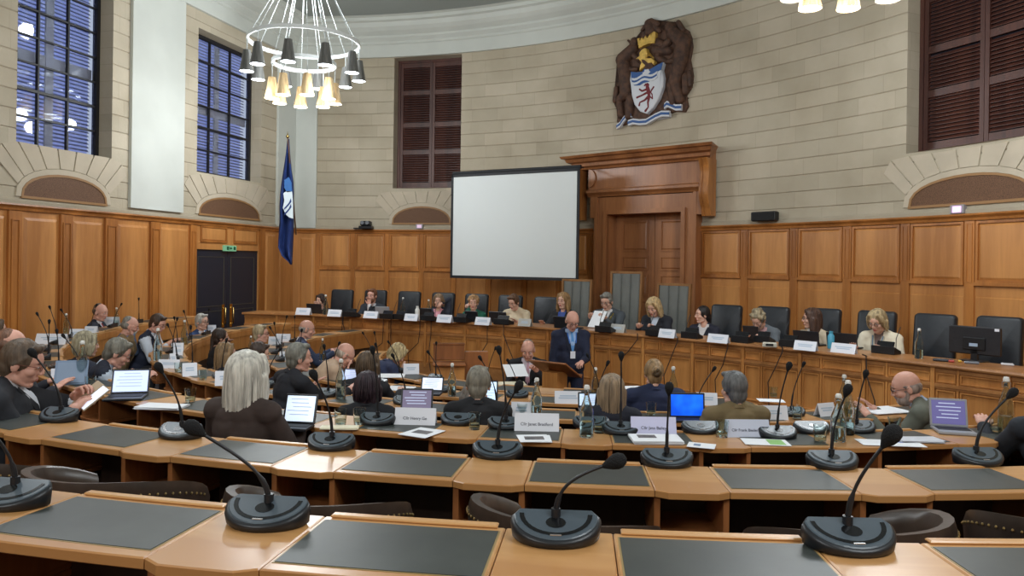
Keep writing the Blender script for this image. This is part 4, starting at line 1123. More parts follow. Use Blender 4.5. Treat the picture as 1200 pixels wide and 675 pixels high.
def mic(px, py, z, cap=None, lab='', rz=None, group=None, sc_=1.0, bow=.25, dcap=0, d=None, capr=.020, loc=None):
    p = loc if loc is not None else at_z(px, py, z)
    if rz is None: rz = math.atan2(p.x-RC.x, RC.y-p.y)*.6
    if mic_first[0]: o = MIC0; o.location = p; o.rotation_euler.z = rz; o['label'] = lab; mic_first[0] = False
    else:
        o = MIC0.copy(); COL.objects.link(o); o.location = p; o.rotation_euler.z = rz; o['label'] = lab
        for ch in MICPARTS: c = ch.copy(); COL.objects.link(c); c.parent = o
        if 'group' in o: del o['group']
    if group: o['group'] = group
    if sc_ != 1: o.scale = (sc_,)*3
    if cap:
        R = Matrix.Rotation(-rz, 3, 'Z'); st = Vector((0, .034, .045))
        C = at_d(cap[0], cap[1], p.y+dcap); tgt = (R @ (C-p))/sc_
        mid1 = st+Vector((0, 0, tgt.z*.35)); mid2 = st.lerp(tgt, .55)+Vector(((tgt.x-st.x)*-bow*.4, 0, tgt.z*.12))
        pts = []
        for i in range(13):
            t = i/12; a = st.lerp(mid1, t); b = mid1.lerp(mid2, t); c = mid2.lerp(tgt, t); pts.append(a.lerp(b, t).lerp(b.lerp(c, t), t))
        g = MB(); g.tube(pts, [.0065]*4+[.0038]*9, 8); go = g.build('gooseneck', MICB, o, smooth=True)
        dr = (pts[-1]-pts[-3]).normalized()
        h = MB(); q = dr.to_track_quat('Z', 'Y').to_matrix()
        prof = [(.004, -.02), (.008, -.012), (capr*.8, .0), (capr, capr*.7), (capr*.96, capr*1.3), (capr*.6, capr*1.9), (.001, capr*2.1)]
        h.lathe(prof, 14); h.v = [tuple(q @ Vector(v)+pts[-1]) for v in h.v]; h.build('foam_windscreen', MICP, o, smooth=True)
        s2 = MB(); s2.tube([st-Vector((0, 0, .012)), st+Vector((0, 0, .02))], .011, 10); s2.build('stem_socket', MICB, o, smooth=True)
    return o
MICPARTS = list(MIC0.children)
def settle(p, mar=.03):
    """keep a small thing on the ring of desks whose height it was placed at"""
    for row, (R, zt_, zf) in ROWS.items():
        if abs(p.z-zt_) < .004:
            d = Vector((p.x-RC.x, p.y-RC.y)); r = d.length; r2 = max(R+mar+.01, min(R+DEP-mar, r)); d = d/r*r2
            if abs(r2-r) > .08: print('SETTLE', row, round(r2-r, 2), [round(c, 2) for c in p])
            return Vector((RC.x+d.x, RC.y+d.y, zt_))
    return p
def best(px, py, z, mar=.04):
    if not any(abs(z-v[1]) < .004 for v in ROWS.values()): return at_z(px, py, z)
    c = []
    for row, (R, zt_, zf) in ROWS.items():
        if row in 'AB': continue
        p = at_z(px, py, zt_); r = math.hypot(p.x-RC.x, p.y-RC.y); e = max(0, R+mar-r, r-(R+DEP-mar)); c.append((e+(.12 if abs(zt_-z) > .004 else 0), row, p))
    return settle(min(c)[2] if False else min(c, key=lambda q: q[0])[2], mar)
def snap(px, row, dh):
    R, zt_, zf = ROWS[row]; r = R+.15; u, v = uv_(px, 400); t = u/F
    a = t*t+1; b = -2*(t*RC.x+RC.y); c = RC.x**2+RC.y**2-r*r; q = math.sqrt(max(0, b*b-4*a*c))
    Y = min(((-b-q)/(2*a), (-b+q)/(2*a)), key=lambda y: abs(y-dh)); return Vector((t*Y, Y, zt_))
zA, zB_, zC, zD, zE, zF = 1.60, 1.45, 1.33, 1.22, 1.12, 1.00
# nearest row
mic(4, 595, zA, (-14, 500), 'microphone at the left end of the nearest row, cut by the picture edge', capr=.024, bow=0)
mic(307, 618, zA, (232, 505), 'microphone in the nearest row with its stem leaning left and foam tip low', capr=.017, bow=.0)
mic(651, 637, zA, (716, 543), 'microphone in the nearest row whose stem bends right to a low foam tip', capr=.017, bow=.9)
mic(1001, 647, zA, (1040, 516), 'microphone in the nearest row with the largest foam tip, at the right', capr=.019, bow=.1)
# second row
for px, py, cap, lab, cr in ((64, 494, (40, 416), 'microphone on the second row in front of the man holding a phone', .018), (207, 514, (188, 433), 'microphone on the second row, left of the white-haired woman', .017),
        (385, 527, (369, 442), 'microphone on the second row just right of the white-haired woman', .017), (582, 537, (606, 455), 'microphone on the second row between the first and second large name cards', .017),
        (783, 547, (784, 458), 'microphone on the second row in front of the third large name card', .017), (979, 549, (992, 460), 'microphone on the second row below the tall clear bottles at right', .017),
        (1151, 545, (1184, 463), 'microphone on the second row at the right edge by the notebook computer', .017)):
    mic(px, py, zB_, cap, lab, capr=cr)
# third row
for px, py, cap, lab in ((440, 498, (437, 412), 'microphone on the third row left of the first large name card'), (592, 503, (585, 412), 'microphone on the third row left of the second large name card'),
        (728, 509, (728, 419), 'microphone on the third row behind the long-haired woman'), (914, 514, (924, 431), 'microphone on the third row right of the fourth large name card'), (1008, 507, (1014, 440), 'microphone on the third row behind the tall clear bottles')):
    mic(px, py, zC, cap, lab, capr=.016)
for px, py, lab in ((536, 498, 'dark microphone base on the third row behind the empty tumbler'), (693, 502, 'dark microphone base on the third row beside the clear half-full bottle'),
        (822, 508, 'pale shining microphone base on the third row between two name cards'), (954, 508, 'pale shining microphone base on the third row beside the ribbed tumbler')):
    mic(px, py, zC, None, lab)
def rowmic(row, k, lab, capdx=0, h=.36, off=0, scl=.95):
    R, zt_, zf = ROWS[row]; a_ref, pit_ = BAYS[row]; a = a_ref+pit_*(k+off); q = polar(R+.14, a)
    p = Vector((q.x, q.y, zt_)); px = PX0+p.x/p.y*F; 
    c = p+Vector((capdx, 0, h)); cpx = PX0+c.x/c.y*F; cpy = PY0+(ZC-c.z)/c.y*F+ROLL*(cpx-PX0)
    return mic(0, 0, 0, (cpx, cpy), lab, rz=a, group='microphones of '+ROWN[row]+', left part' if k < -2 else 'microphones of '+ROWN[row]+', middle and right', sc_=scl, loc=p, capr=.013)
for row, ks in (('C', range(-13, -4)), ('D', range(-10, 4)), ('E', range(-8, 2)), ('F', range(-4, 1))):
    for k in ks:
        rowmic(row, k, 'slim gooseneck microphone on '+ROWN[row]+(', left wing' if k < -2 else ''), random.uniform(-.12, .12), random.uniform(.28, .38))
# ---- dais delegate units: a dark wedge box with a screen and a thin stem
def delegate(px, py, lab, w=.24, stem=None, group=None):
    d = (ZC-DTOP)*F/(uv_(px, py)[1]); p = at_z(px, py, DTOP); s, Y = dais_s(px); rz = -s/DR
    o = thing('conference_unit', lab, 'conference unit', p, rz, group)
    m = MB(); m.T = Matrix.Translation((0, .10, 0))
    vs = [(-w/2, -.08, 0), (w/2, -.08, 0), (w/2, .08, 0), (-w/2, .08, 0), (-w/2, -.08, .085), (w/2, -.08, .085), (w/2, .08, .03), (-w/2, .08, .03)]
    m.add(vs, [(0, 3, 2, 1), (4, 5, 6, 7), (0, 1, 5, 4), (1, 2, 6, 5), (2, 3, 7, 6), (3, 0, 4, 7)]); m.build('base', BLKP, o, bevel=.006)
    m = MB(); m.T = Matrix.Translation((0, .07, .055)) @ Matrix.Rotation(-.45, 4, 'X'); m.box((0, 0, .035), (w*.72, .012, .09), 0, .004); m.build('screen_hood', M('glossy_black', (22, 22, 25), .25), o)
    g = MB(); x = random.choice((-1, 1))*w*.38; g.tube([(x, .12, .05), (x, .12, .16), (x+.02, .17, .28)], .004, 6); g.build('gooseneck', MICB, o, smooth=True)
    return o
for px, py, w, nb in ((408, 371.5, .26, 'the red-bearded man'), (451, 374, .24, 'the empty chair right of him'), (466, 374.5, .22, 'the clear bottle at the bench'), (499, 376, .24, 'the pink-bloused woman'), (537, 378, .24, 'the woman in green'),
        (586, 380.5, .26, 'the woman in the cream top'), (705, 389.5, .24, 'the chairman\'s papers'), (764, 394, .22, 'the blonde woman writing'), (806, 397, .22, 'the woman looking aside'), (865, 402, .22, 'the gap beside the dark-haired woman'), (891, 402, .20, 'the curly-haired woman'), (922, 407, .22, 'the brunette in beige'), (1033, 415, .24, 'the woman in the cream cardigan')):
    delegate(px, py, 'black conference unit on the raised bench in front of '+nb, w)
# ---- tent cards
CARD = M('white_card', (226, 228, 236), .6); CARDS = M('grey_card', (178, 176, 170), .6); INK = M('card_ink', (60, 62, 80), .6); INKL = M('faint_print', (120, 140, 170), .6)
CARD_MESH = {}
def tent(px, py, z, w, h, rz, lab, mat=CARD, text=None, group=None, p=None, size=None, ink=INK, faint=False):
    p = (best(px, py, z, .05) if p is None else p)
    o = thing('name_card', lab, 'name card', p, rz, group)
    m = MB(); t = .0012; b = h*.38
    for s in (-1, 1):
        m.add([(-w/2, s*b, 0), (w/2, s*b, 0), (w/2, 0, h), (-w/2, 0, h), (-w/2, s*(b-.003), 0), (w/2, s*(b-.003), 0), (w/2, 0, h-.004), (-w/2, 0, h-.004)], [(0, 1, 2, 3), (4, 7, 6, 5), (0, 4, 5, 1), (1, 5, 6, 2), (3, 7, 4, 0)])
    m.build('folded_card', mat, o)
    tilt = math.atan2(h, b)
    if text:
        text_mesh('lettering', text, size or h*.26, ink, o, (0, -b*.60-.0012, h*.40), (tilt, 0, 0))
    elif faint:
        m = MB(); f = lambda x, u: (x, -b*(1-u)-.0008, h*u)
        for u in (.62, .45):
            ww = w*random.uniform(.22, .36); m.add([f(-ww, u-.05), f(ww, u-.05), f(ww, u+.05), f(-ww, u+.05)], [(0, 1, 2, 3)])
        m.build('faint_print', M('very_faint_print', (180, 196, 214), .6), o)
    return o
tent(487, 497, zC, .222, .088, -.06, 'large name card in front of the purple-haired woman, leftmost of the four', text='Cllr Henry Ge', size=.022)
tent(629, 504, zC, .232, .090, -.04, 'large name card right of the grey-haired woman in black, second of four', text='Cllr Janet Bradford', size=.022)
tent(764, 507, zC, .232, .090, -.02, 'large name card in front of the blue screen, third of the four', M('lilac_card', (205, 206, 236), .6), text='Cllr Jess Bailey', size=.022)
tent(875, 511, zC, .225, .086, .02, 'large name card behind the man in the tan jacket, rightmost of the four', M('bluish_card', (196, 202, 220), .6), text='Cllr Frank Biederman', size=.0195)
# small cards of the left wing, the middle and the right
def tz(px, pytop, pybot, w, z, rz, lab, **k):
    p = best(px, pybot, z, .05); h = (pybot-pytop)/F*p.y; w = w/F*p.y
    return tent(px, pybot, z, w, max(.06, min(.11, h)), rz, lab, p=p, **k)
SM = [(61, 391, 403, 36, zC, .0, 'wide name card on the left wing in front of the man with the red tie'), (24, 370, 380, 17, zC, .2, 'name card leaning by the grey monitor at the far left'),
      (118, 385, 395, 15, zC, .2, 'name card beside the clear bottle near the man with the red tie'), (168, 382, 390, 14, zC, .1, 'name card behind the grey-bearded man'), (206, 380, 388, 17, zC, .1, 'name card between the vest man and the white-haired man with glasses'),
      (212, 406, 416, 10, zD, .5, 'small name card leaning in front of the man in the navy vest'), (233, 401, 411, 13, zD, .3, 'name card in front of the white-haired man in the blue suit'), (202, 414, 425, 7, zD, .9, 'narrow name card seen edge-on beside the bearded man'),
      (172, 423, 433, 25, zD, 0, 'flat wide name card in front of the bearded man'), (214, 426, 441, 16, zD, .5, 'name card standing beside the tumbler on the left wing'), (248, 435, 453, 23, zC, .35, 'name card on the desk behind the blonde woman with ponytail hair'),
      (288, 394, 403, 15, zD, .1, 'name card beside the long-haired person in black'), (323, 391, 400, 17, zE, 0, 'name card to the right of the blond man with glasses'), (371, 410, 420, 13, zE, .2, 'name card in front of the bald man in the blue suit'),
      (64, 432, 447, 18, zC, .6, 'name card behind the phone-holding man, by the blue bottle'),
      (492, 422, 437, 18, zF, .2, 'name card in front of the blonde woman leaning down'),
      (611, 471, 488, 24, zD, -.1, 'white name card right of the grey-haired woman in black'), (664, 463, 477, 31, zE, 0, 'name card left of the long-haired woman, on the fifth row'), (832, 462, 476, 24, zE, -.1, 'name card right of the blue computer screen'),
      (905, 475, 491, 34, zD, .05, 'name card behind the man in the tan jacket, beyond the large one'), (967, 472, 487, 25, zD, .4, 'name card in front of the hands of the tweed-jacket man'),
      (884, 530, 550, 16, zB_-.35, .7, 'folded card lying in the shadow under the third row, near the right end')]
for px, a, b, w, z, rz, lab in SM[:-1]: tz(px, a, b, w, z, rz, lab, faint=True)
# dais name cards
for px, a, b, w, lab in ((355, 362, 369, 19, 'leftmost white name card on the raised bench'), (392, 364, 371, 18, 'name card left of the bearded red-haired man on the bench'), (434.5, 366, 373, 19, 'name card in front of the bearded red-haired man'), (482, 369, 376, 18, 'name card beside the white flask on the bench'),
        (521, 370, 378, 20, 'name card in front of the woman in the pink blouse'), (566, 373, 381, 20, 'name card in front of the woman in green'), (783, 387, 396, 21, 'name card right of the blonde woman writing'), (843, 393, 402, 26, 'name card between the dark-haired woman and the curly-haired woman'),
        (946, 401, 411, 27, 'name card in front of the brunette in beige'), (991, 404, 414, 29, 'name card beside the blue bottle on the bench')):
    p = at_z(px, b, DTOP); s, Y = dais_s(px); p = p+Vector((0, .04, 0))
    tent(px, b, DTOP, w/F*p.y, max(.075, (b-a+1)/F*p.y), -s/DR, lab, p=p, faint=True)
for px, a, b, w, lab in ((615.5, 372, 382.5, 17, 'grey name block in front of the woman in cream'), (724.5, 380.5, 389.5, 20, 'grey name block in front of the chairman')):
    p = at_z(px, b, DTOP)+Vector((0, .04, 0)); s, Y = dais_s(px); tent(px, b, DTOP, w/F*p.y, .105, -s/DR, lab, mat=CARDS, p=p, faint=True)
# ---- bottles, flasks, tumblers
GL = M('clear_glass', (235, 245, 245), .02, trans=1, ior=1.3, spec=.6); WAT = M('water', (215, 230, 230), .0, trans=1, ior=1.2); CERA = M('white_stopper', (225, 225, 220), .4)
def bottle_mesh(root, h=.30, r=.038, mat=GL):
    k = h/.30
    m = MB(); m.lathe([(r*.9, 0), (r, .006), (r, .13*k), (r*.92, .16*k), (.018, .215*k), (.0135, .235*k), (.0135, .27*k), (.016, .275*k), (.012, .277*k), (.0115, .235*k), (.016, .214*k), (r*.86, .158*k), (r*.93, .13*k), (r*.93, .01), (.001, .008)], 18); m.build('glass_body', mat, root, smooth=True)
    m = MB(); m.lathe([(.001, .011), (r*.9, .011), (r*.9, .09*k), (.001, .09*k)], 16); m.build('water', WAT, root, smooth=True)
    m = MB(); m.lathe([(.001, .272*k), (.015, .274*k), (.017, .285*k), (.012, .298*k), (.001, .30*k)], 12); m.build('stopper', CERA, root, smooth=True)
    m = MB()
    for s in (-1, 1): m.tube([(s*.018, 0, .24*k), (s*.020, 0, .265*k), (s*.006, 0, .292*k)], .0014, 5)
    m.build('wire_clip', SILV, root)
BOT = thing('glass_bottle', 'x', 'bottle'); bottle_mesh(BOT); bf = [True]
def bottle(px, py, z, lab, sc_=1.0, p=None, sy=None):
    p = best(px, py, z) if p is None else p
    if bf[0]: o = BOT; bf[0] = False
    else: o = dup(BOT)
    o.location = p; o['label'] = lab; o.scale = (sc_, sc_, sy or sc_); o.rotation_euler.z = random.uniform(0, 3)
    return o
bottle(687, 512, zC, 'clear half-full glass bottle on the third row, left of the long-haired woman', .95, sy=.88)
bottle(982, 517, zC, 'tall clear glass bottle on the third row, front one of the pair at right', .98, sy=.8)
bottle(993, 509, zC, 'clear glass bottle just behind the tall one on the third row at right', .95, sy=.95)
bottle(628, 490, zD, 'clear glass bottle behind the second large name card', .95, sy=.85)
bottle(400, 492, zD, 'clear glass bottle behind the tumblers left of the first large name card', .95, p=snap(400, 'D', 5.0))
bottle(517, 469, zE, 'clear glass bottle left of the grey-haired woman in black', .9)
bottle(697, 466, zE, 'clear glass bottle to the left of the head of the long-haired woman', .85)
bottle(96, 450, zC, 'glass bottle behind the hands of the phone-holding man', 1.0)
bottle(180, 423, zD, 'clear glass bottle in front of the grey-bearded man', 1.05)
bottle(226, 404, zD, 'clear glass bottle left of the white-haired man in the blue suit', .95)
bottle(72, 392, zC, 'clear glass bottle near the panelling left of the man with the red tie', .8)
bottle(136, 378, zC, 'clear glass bottle right of the man with the red tie', .8, p=snap(136, 'C', 9.6))
bottle(378, 410, zF, 'clear glass bottle beside the bald man in the blue suit', .9, p=snap(378, 'F', 9.0))
bottle(294, 402, zD, 'clear glass bottle beside the blond man with glasses', .75, p=snap(294, 'E', 11))
bottle(789, 446, zE, 'clear glass bottle right of the woman with the hair bun', .95, p=snap(789.5, 'E', 5.8))
bottle(998, 470, zE, 'glass bottle peeking over the tall bottles at right', .9, p=snap(990, 'D', 5.1))
bottle(1178, 496, zC, 'clear glass bottle beside the man cut by the right edge', 1.0, p=snap(1180, 'C', 3.9))
bottle(502, 373, DTOP, 'x', 1)['label'] = 'clear glass bottle in front of the woman in the pink blouse'
bottle(471, 367, DTOP, 'clear glass bottle on the raised bench before the empty chair', 1.0, p=at_z(471, 370, DTOP)+Vector((0, .1, 0)))
bottle(381, 368, DTOP, 'clear glass bottle in front of the dark-haired woman at the left end of the bench', 1.1, p=at_z(380.5, 369, DTOP)+Vector((0, .05, 0)))
bottle(1079.5, 419, DTOP, 'clear glass bottle on the raised bench before the empty chair near the monitor', 1.0, p=at_z(1080, 421, DTOP)+Vector((0, .05, 0)))
FLW_ = M('white_flask', (222, 222, 218), .35); BLB = M('blue_bottle', (70, 150, 180), .25)
for px, py, mat, lab, h, nm in ((488.5, 374, FLW_, 'white flask on the raised bench beside the clear bottle', .20, 'flask'), (976, 409, BLB, 'blue drinking bottle on the raised bench right of the brunette', .19, 'flask')):
    o = thing(nm, lab, 'flask', at_z(px, py, DTOP)+Vector((0, .05, 0)))
    m = MB(); m.lathe([(.034, 0), (.036, .01), (.036, h*.72), (.02, h*.85), (.018, h*.86)], 16); m.build('flask_body', mat, o, smooth=True)
    m = MB(); m.lathe([(.021, h*.84), (.021, h), (.001, h+.002)], 12); m.build('cap', mat, o, smooth=True)
o = thing('tablet_slate', 'blue tablet standing behind the hands of the phone-holding man', 'tablet', at_z(82, 452, zC), .3)
m = MB(); m.T = Matrix.Rotation(-.35, 4, 'X'); m.box((0, 0, .09), (.20, .008, .17), 0, .003); m.build('slate_body', M('slate_blue', (112, 132, 158), .4), o)
m = MB(); m.T = Matrix.Rotation(-.35, 4, 'X'); m.box((0, -.006, .09), (.17, .003, .14)); m.build('slate_cover', M('slate_blue_light', (128, 146, 170), .5), o)
TUM = thing('glass_tumbler', 'x', 'glass'); 
m = MB(); m.lathe([(.028, 0), (.034, .085), (.032, .085), (.026, .008), (.001, .008)], 20); m.build('glass_wall', GL, TUM, smooth=True)
m = MB(); m.lathe([(.001, .0085), (.026, .0085), (.028, .03), (.001, .03)], 16); m.build('water', WAT, TUM, smooth=True); tf = [True]
def tumbler(px, py, z, lab, sc_=1):
    global TUM
    if tf[0]: o = TUM; tf[0] = False
    else: o = dup(TUM)
    o.location = best(px, py, z); o['label'] = lab; o.scale = (sc_,)*3
    return o
for px, py, z, lab in ((421, 497, zC, 'empty tumbler beside the microphone left of the first large name card'), (399, 498, zC, 'ribbed tumbler on the third row next to the cream paper'), (556, 503, zC, 'empty tumbler in front of the grey-haired woman in black'), (702, 507, zC, 'tumbler right of the half-full bottle on the third row'),
        (846, 512, zC, 'tumbler between the pale microphone base and the fourth large name card'), (961, 518, zC, 'ribbed tumbler on the third row at the right'), (934, 491, zD, 'tumbler on the fourth row near its right end'), (763, 487, zD, 'tumbler right of the long-haired woman'), (1003, 487, zD, 'tumbler by the papers of the tweed-jacket man'),
        (905, 465, zE, 'tumbler on the fifth row with a dark swirl of reflection'), (201, 437, zD, 'tumbler on the left wing beside a standing name card'), (231, 446, zC, 'tumbler left of the card behind the blonde woman'), (223, 471, zC, 'tumbler on the third row left of the white-haired woman'), (106, 456, zC, 'tumbler near the hands of the phone-holding man'),
        (1044, 506, zC, 'tumbler behind the large foam tip at right'), (612, 488, zD, 'tumbler beside the white card on the fourth row'), (1167, 507, zC, 'tumbler beside the bottle at the right edge')):
    tumbler(px, py, z, lab)
# ---- computers and tablets
LAPB = M('laptop_dark', (34, 35, 40), .4); LAPS = M('laptop_silver', (150, 152, 158), .35); KEYS = M('keys', (22, 22, 25), .6)
def laptop(px, py, z, w, rz, scr_rgb, emit, lab, body=LAPB, tilt=.25, h=None, d=.21, lines=True, cat='laptop', nm='laptop', rgb2=None, p=None):
    p = at_z(px, py, z) if p is None else p
    o = thing(nm, lab, cat, p, rz); h = h or w*.66
    m = MB(); m.box((0, -d/2, .009), (w, d, .016), 0, .004); b = m.build('keyboard_base', body, o)
    m = MB(); m.box((0, -d*.42, .0180), (w*.86, d*.5, .002)); m.build('keys', KEYS, b)
    m = MB(); m.T = Matrix.Translation((0, 0, .016)) @ Matrix.Rotation(-tilt, 4, 'X'); m.box((0, 0, h/2), (w, .010, h), 0, .003); l = m.build('screen_lid', body, o)
    sm = M('screen_%s_%s_%s' % scr_rgb, scr_rgb, .4, emit=emit, rgb2=rgb2, scale=3) if not rgb2 else None
    if rgb2:
        sm = M('screen_grad', scr_rgb, .4); nt = sm.node_tree; bs_ = nt.nodes['Principled BSDF']
        tcn = nt.nodes.new('ShaderNodeTexCoord'); g = nt.nodes.new('ShaderNodeTexNoise'); g.inputs['Scale'].default_value = 7; r_ = nt.nodes.new('ShaderNodeValToRGB'); r_.color_ramp.elements[0].color = srgb(*scr_rgb); r_.color_ramp.elements[1].color = srgb(*rgb2)
        r_.color_ramp.elements[0].position = .4; r_.color_ramp.elements[1].position = .68
        nt.links.new(tcn.outputs['Object'], g.inputs['Vector']); nt.links.new(g.outputs['Fac'], r_.inputs['Fac']); nt.links.new(r_.outputs['Color'], bs_.inputs['Emission Color']); bs_.inputs['Emission Strength'].default_value = emit
    m = MB(); m.T = Matrix.Translation((0, 0, .016)) @ Matrix.Rotation(-tilt, 4, 'X'); m.box((0, -.0055, h/2), (w-.02, .002, h-.022)); m.build('display', sm, l)
    if lines:
        m = MB(); m.T = Matrix.Translation((0, 0, .016)) @ Matrix.Rotation(-tilt, 4, 'X')
        for i in range(5): m.box((random.uniform(-.01, .01), -.0072, h*(.82-.13*i)), (w*random.uniform(.4, .7), .0008, .005))
        m.build('page_lines', M('page_lines', (178, 188, 214), .5, emit=.5), l)
    return o
laptop(350, 500, zC, .175, -.12, (214, 230, 248), .75, 'tablet computer with a bright page, beside the white-haired woman', tilt=.32, h=.155, d=.12)
laptop(152, 464, zC, .22, .25, (190, 205, 245), .8, 'black laptop with a lit page between the phone-holding man and the man in the vest', tilt=.35, h=.155, d=.19)
laptop(491, 482, zC+.0, .185, .0, (112, 104, 130), .5, 'dark tablet with a mauve page behind the first large name card', tilt=.3, h=.125, d=.10, p=at_z(488, 484, zC))
laptop(506, 461, zD, .17, -.1, (214, 222, 240), .75, 'tablet with a white page right of the brown-haired woman', tilt=.35, h=.11, d=.12)
laptop(412, 450, zD, .15, -.15, (190, 200, 230), .7, 'tablet with a pale page in front of the bald man in tan', tilt=.4, h=.11, d=.12)
laptop(692, 480, zD, .17, .0, (200, 222, 245), .7, 'laptop with a pale lit page hidden partly by the long-haired woman', tilt=.2, h=.10, d=.12)
laptop(805, 492, zD, .225, .0, (0, 70, 200), 1.0, 'laptop with a bright blue screen left of the man in the tan jacket', tilt=.1, h=.155, d=.10, lines=False, rgb2=(30, 130, 250))
laptop(1112, 503, zC, .185, -.25, (92, 88, 138), .6, 'silver laptop with a purple page at the right end of the third row', body=LAPS, tilt=.22, h=.15, d=.16)
laptop(553, 470, zE, .11, 0, (200, 225, 250), .8, 'small lit tablet right of the grey-haired woman in black', tilt=.2, h=.15, d=.08, p=at_z(574, 474, zD))
# dais laptops (seen from behind)
def back_laptop(px, py, w, lab, mat=LAPB, h=.17):
    s, Y = dais_s(px); rz = -s/DR; p = at_z(px, py, DTOP)+Vector((math.sin(-rz)*.12, .12, 0))
    o = thing('laptop', lab, 'laptop', p, rz); m = MB(); m.T = Matrix.Rotation(.2, 4, 'X'); m.box((0, 0, h/2), (w, .012, h), 0, .004); m.build('screen_lid', mat, o)
    m = MB(); m.box((0, .11, .009), (w, .20, .016), 0, .004); m.build('keyboard_base', mat, o)
for px, py, w, lab, mat in ((364, 368, .28, 'black laptop at the left end of the raised bench', LAPB), (444, 372, .26, 'silver laptop in front of the bearded red-haired man', LAPS), (494, 374, .24, 'black laptop left of the woman in the pink blouse', LAPB), (579, 379, .30, 'black laptop in front of the woman in the cream top', LAPB),
        (548, 378, .22, 'dark laptop in front of the woman in green', LAPB), (657, 386, .34, 'black laptop between the long-haired blonde woman and the standing man', LAPB), (941, 406, .30, 'black laptop in front of the brunette in beige', LAPB), (983, 409, .34, 'black laptop beside the blonde woman in the cream cardigan', LAPB), (876, 399, .20, 'black laptop left of the curly-haired woman', LAPB)):
    back_laptop(px, py, w, lab, mat)
s, Y = dais_s(1157); p = at_z(1157, 425, DTOP)+Vector((-.06, .10, 0)); rz = -s/DR
o = thing('computer_monitor', 'black computer monitor seen from behind at the right end of the raised bench', 'monitor', p, rz)
m = MB(); m.box((0, 0, .20), (.46, .03, .27), 0, .01); m.build('monitor_back', M('monitor_back', (34, 34, 38), .45, bump=.3, scale=20), o)
m = MB(); m.box((0, -.017, .17), (.20, .02, .12), 0, .006); m.build('rear_bulge', BLKP, o)
m = MB(); m.box((0, 0, .05), (.06, .03, .12)); m.prism(rrect(.22, .16, .03), 0, .012, .003); m.build('stand', BLKP, o)
m = MB(); m.box((0, -.029, .16), (.075, .002, .03)); m.build('sticker', M('sticker', (160, 178, 200), .5), o)
m = MB(); m.box((.20, -.017, .315), (.04, .003, .025)); m.build('sticker', CARD, o)
o = thing('white_box_phone', 'small white keypad box on the raised bench before the curly-haired woman', 'phone', at_z(903, 407, DTOP)+Vector((0, .03, 0)), -.35)
m = MB(); m.box((0, 0, .025), (.15, .09, .05), 0, .008); m.build('housing', M('offwhite_plastic', (190, 186, 172), .5), o); m = MB(); m.box((0, -.046, .028), (.08, .003, .025)); m.build('keypad', BLKP, o)
# small clutter at the right end of the dais
for px, py, c, w, lab in ((1117, 425, (180, 70, 60), .05, 'small red and white item before the monitor'), (1127, 425, (210, 170, 60), .03, 'small yellow item before the monitor'), (1183, 429, (205, 205, 210), .10, 'white computer mouse and pad right of the monitor'), (1141, 427, (120, 122, 130), .12, 'grey cable tray below the monitor'), (1105, 424, (40, 42, 48), .14, 'black phone lying left of the monitor')):
    o = thing('desk_item', lab, 'small item', at_z(px, py, DTOP)+Vector((0, .03, 0)), -.5); m = MB(); m.box((0, 0, .012), (w, .06, .022), 0, .008); m.build('casing', M('item_%d_%d' % (c[0], c[2]), c, .5), o)
    m = MB(); m.box((0, 0, .0245), (w*.6, .03, .003)); m.build('inlay', M('item_inlay', (90, 92, 98), .5), o)
# ---- papers
PAP = M('paper', (228, 230, 234), .7); PAPC = M('cream_paper', (222, 214, 188), .7); PICT = M('printed_photo', (110, 104, 104), .6, rgb2=(70, 70, 74), scale=40); GRN = M('green_print', (140, 190, 110), .6)
def papers(px, py, z, w, d, rz, lab, n=1, mat=PAP, pic=None, nm='paper_sheet', cat='paper', thick=.002, p=None):
    p = at_z(px, py, z) if p is None else p
    o = thing(nm, lab, cat, p, rz); m = MB()
    for i in range(n):
        m.box((random.uniform(-.006, .006)*(n > 1), random.uniform(-.006, .006)*(n > 1), .003+thick*(i+.5)), (w, d, thick*.96), random.uniform(-.08, .08)*(n > 1))
    m.build('pages', mat, o)
    if pic:
        m = MB(); m.box((pic[1], pic[2], .0034+thick*n), (w*pic[3], d*pic[4], .0006)); m.build('printed_picture', pic[0], o)
    return o
papers(495, 508, zC, .155, .19, -.45, 'white booklet with a grey photo under the first large name card', 2, pic=(PICT, 0, 0, .6, .35), cat='booklet', nm='booklet')
papers(626, 515, zC, .155, .15, .08, 'white booklet with a grey photo under the second large name card', 2, pic=(PICT, 0, 0, .62, .45), cat='booklet', nm='booklet')
papers(768, 517, zC, .24, .16, .02, 'thick booklet with a grey photo below the third large name card', 8, pic=(PICT, -.04, .02, .38, .4), cat='booklet', nm='booklet')
papers(822, 523, zC, .13, .10, -.35, 'loose white leaflet with a round print right of the thick booklet', 1, pic=(INKL, -.02, 0, .25, .4))
papers(897, 519, zC, .22, .13, -.1, 'white leaflet with green print below the fourth large name card', 1, pic=(GRN, .05, .0, .35, .8))
papers(398, 503, zC, .19, .07, .1, 'cream papers stacked beside the two tumblers', 5, mat=PAPC)
papers(190, 478, zC, .26, .14, -.1, 'loose white papers left of the white-haired woman', 6)
papers(1066, 515, zC, .22, .10, .0, 'spiral notebook in front of the silver laptop at right', 5, mat=M('notebook_grey', (196, 198, 206), .6), nm='notebook', cat='notebook', p=at_z(1075, 517, zC))
papers(1043, 520, zC, .30, .13, -.1, 'white sheet with blue print left of the spiral notebook', 1, pic=(M('blue_print', (70, 90, 170), .6), .04, .03, .2, .3))
papers(1025, 483, zD, .30, .22, .3, 'open white papers read by the tweed-jacket man', 4, p=at_z(1035, 482, zD))
papers(903, 470, zE, .20, .12, -.1, 'white papers on the fifth row below the tumbler', 2)
papers(455, 441, zE, .30, .22, .1, 'spread of white papers in front of the blonde woman leaning down', 3)
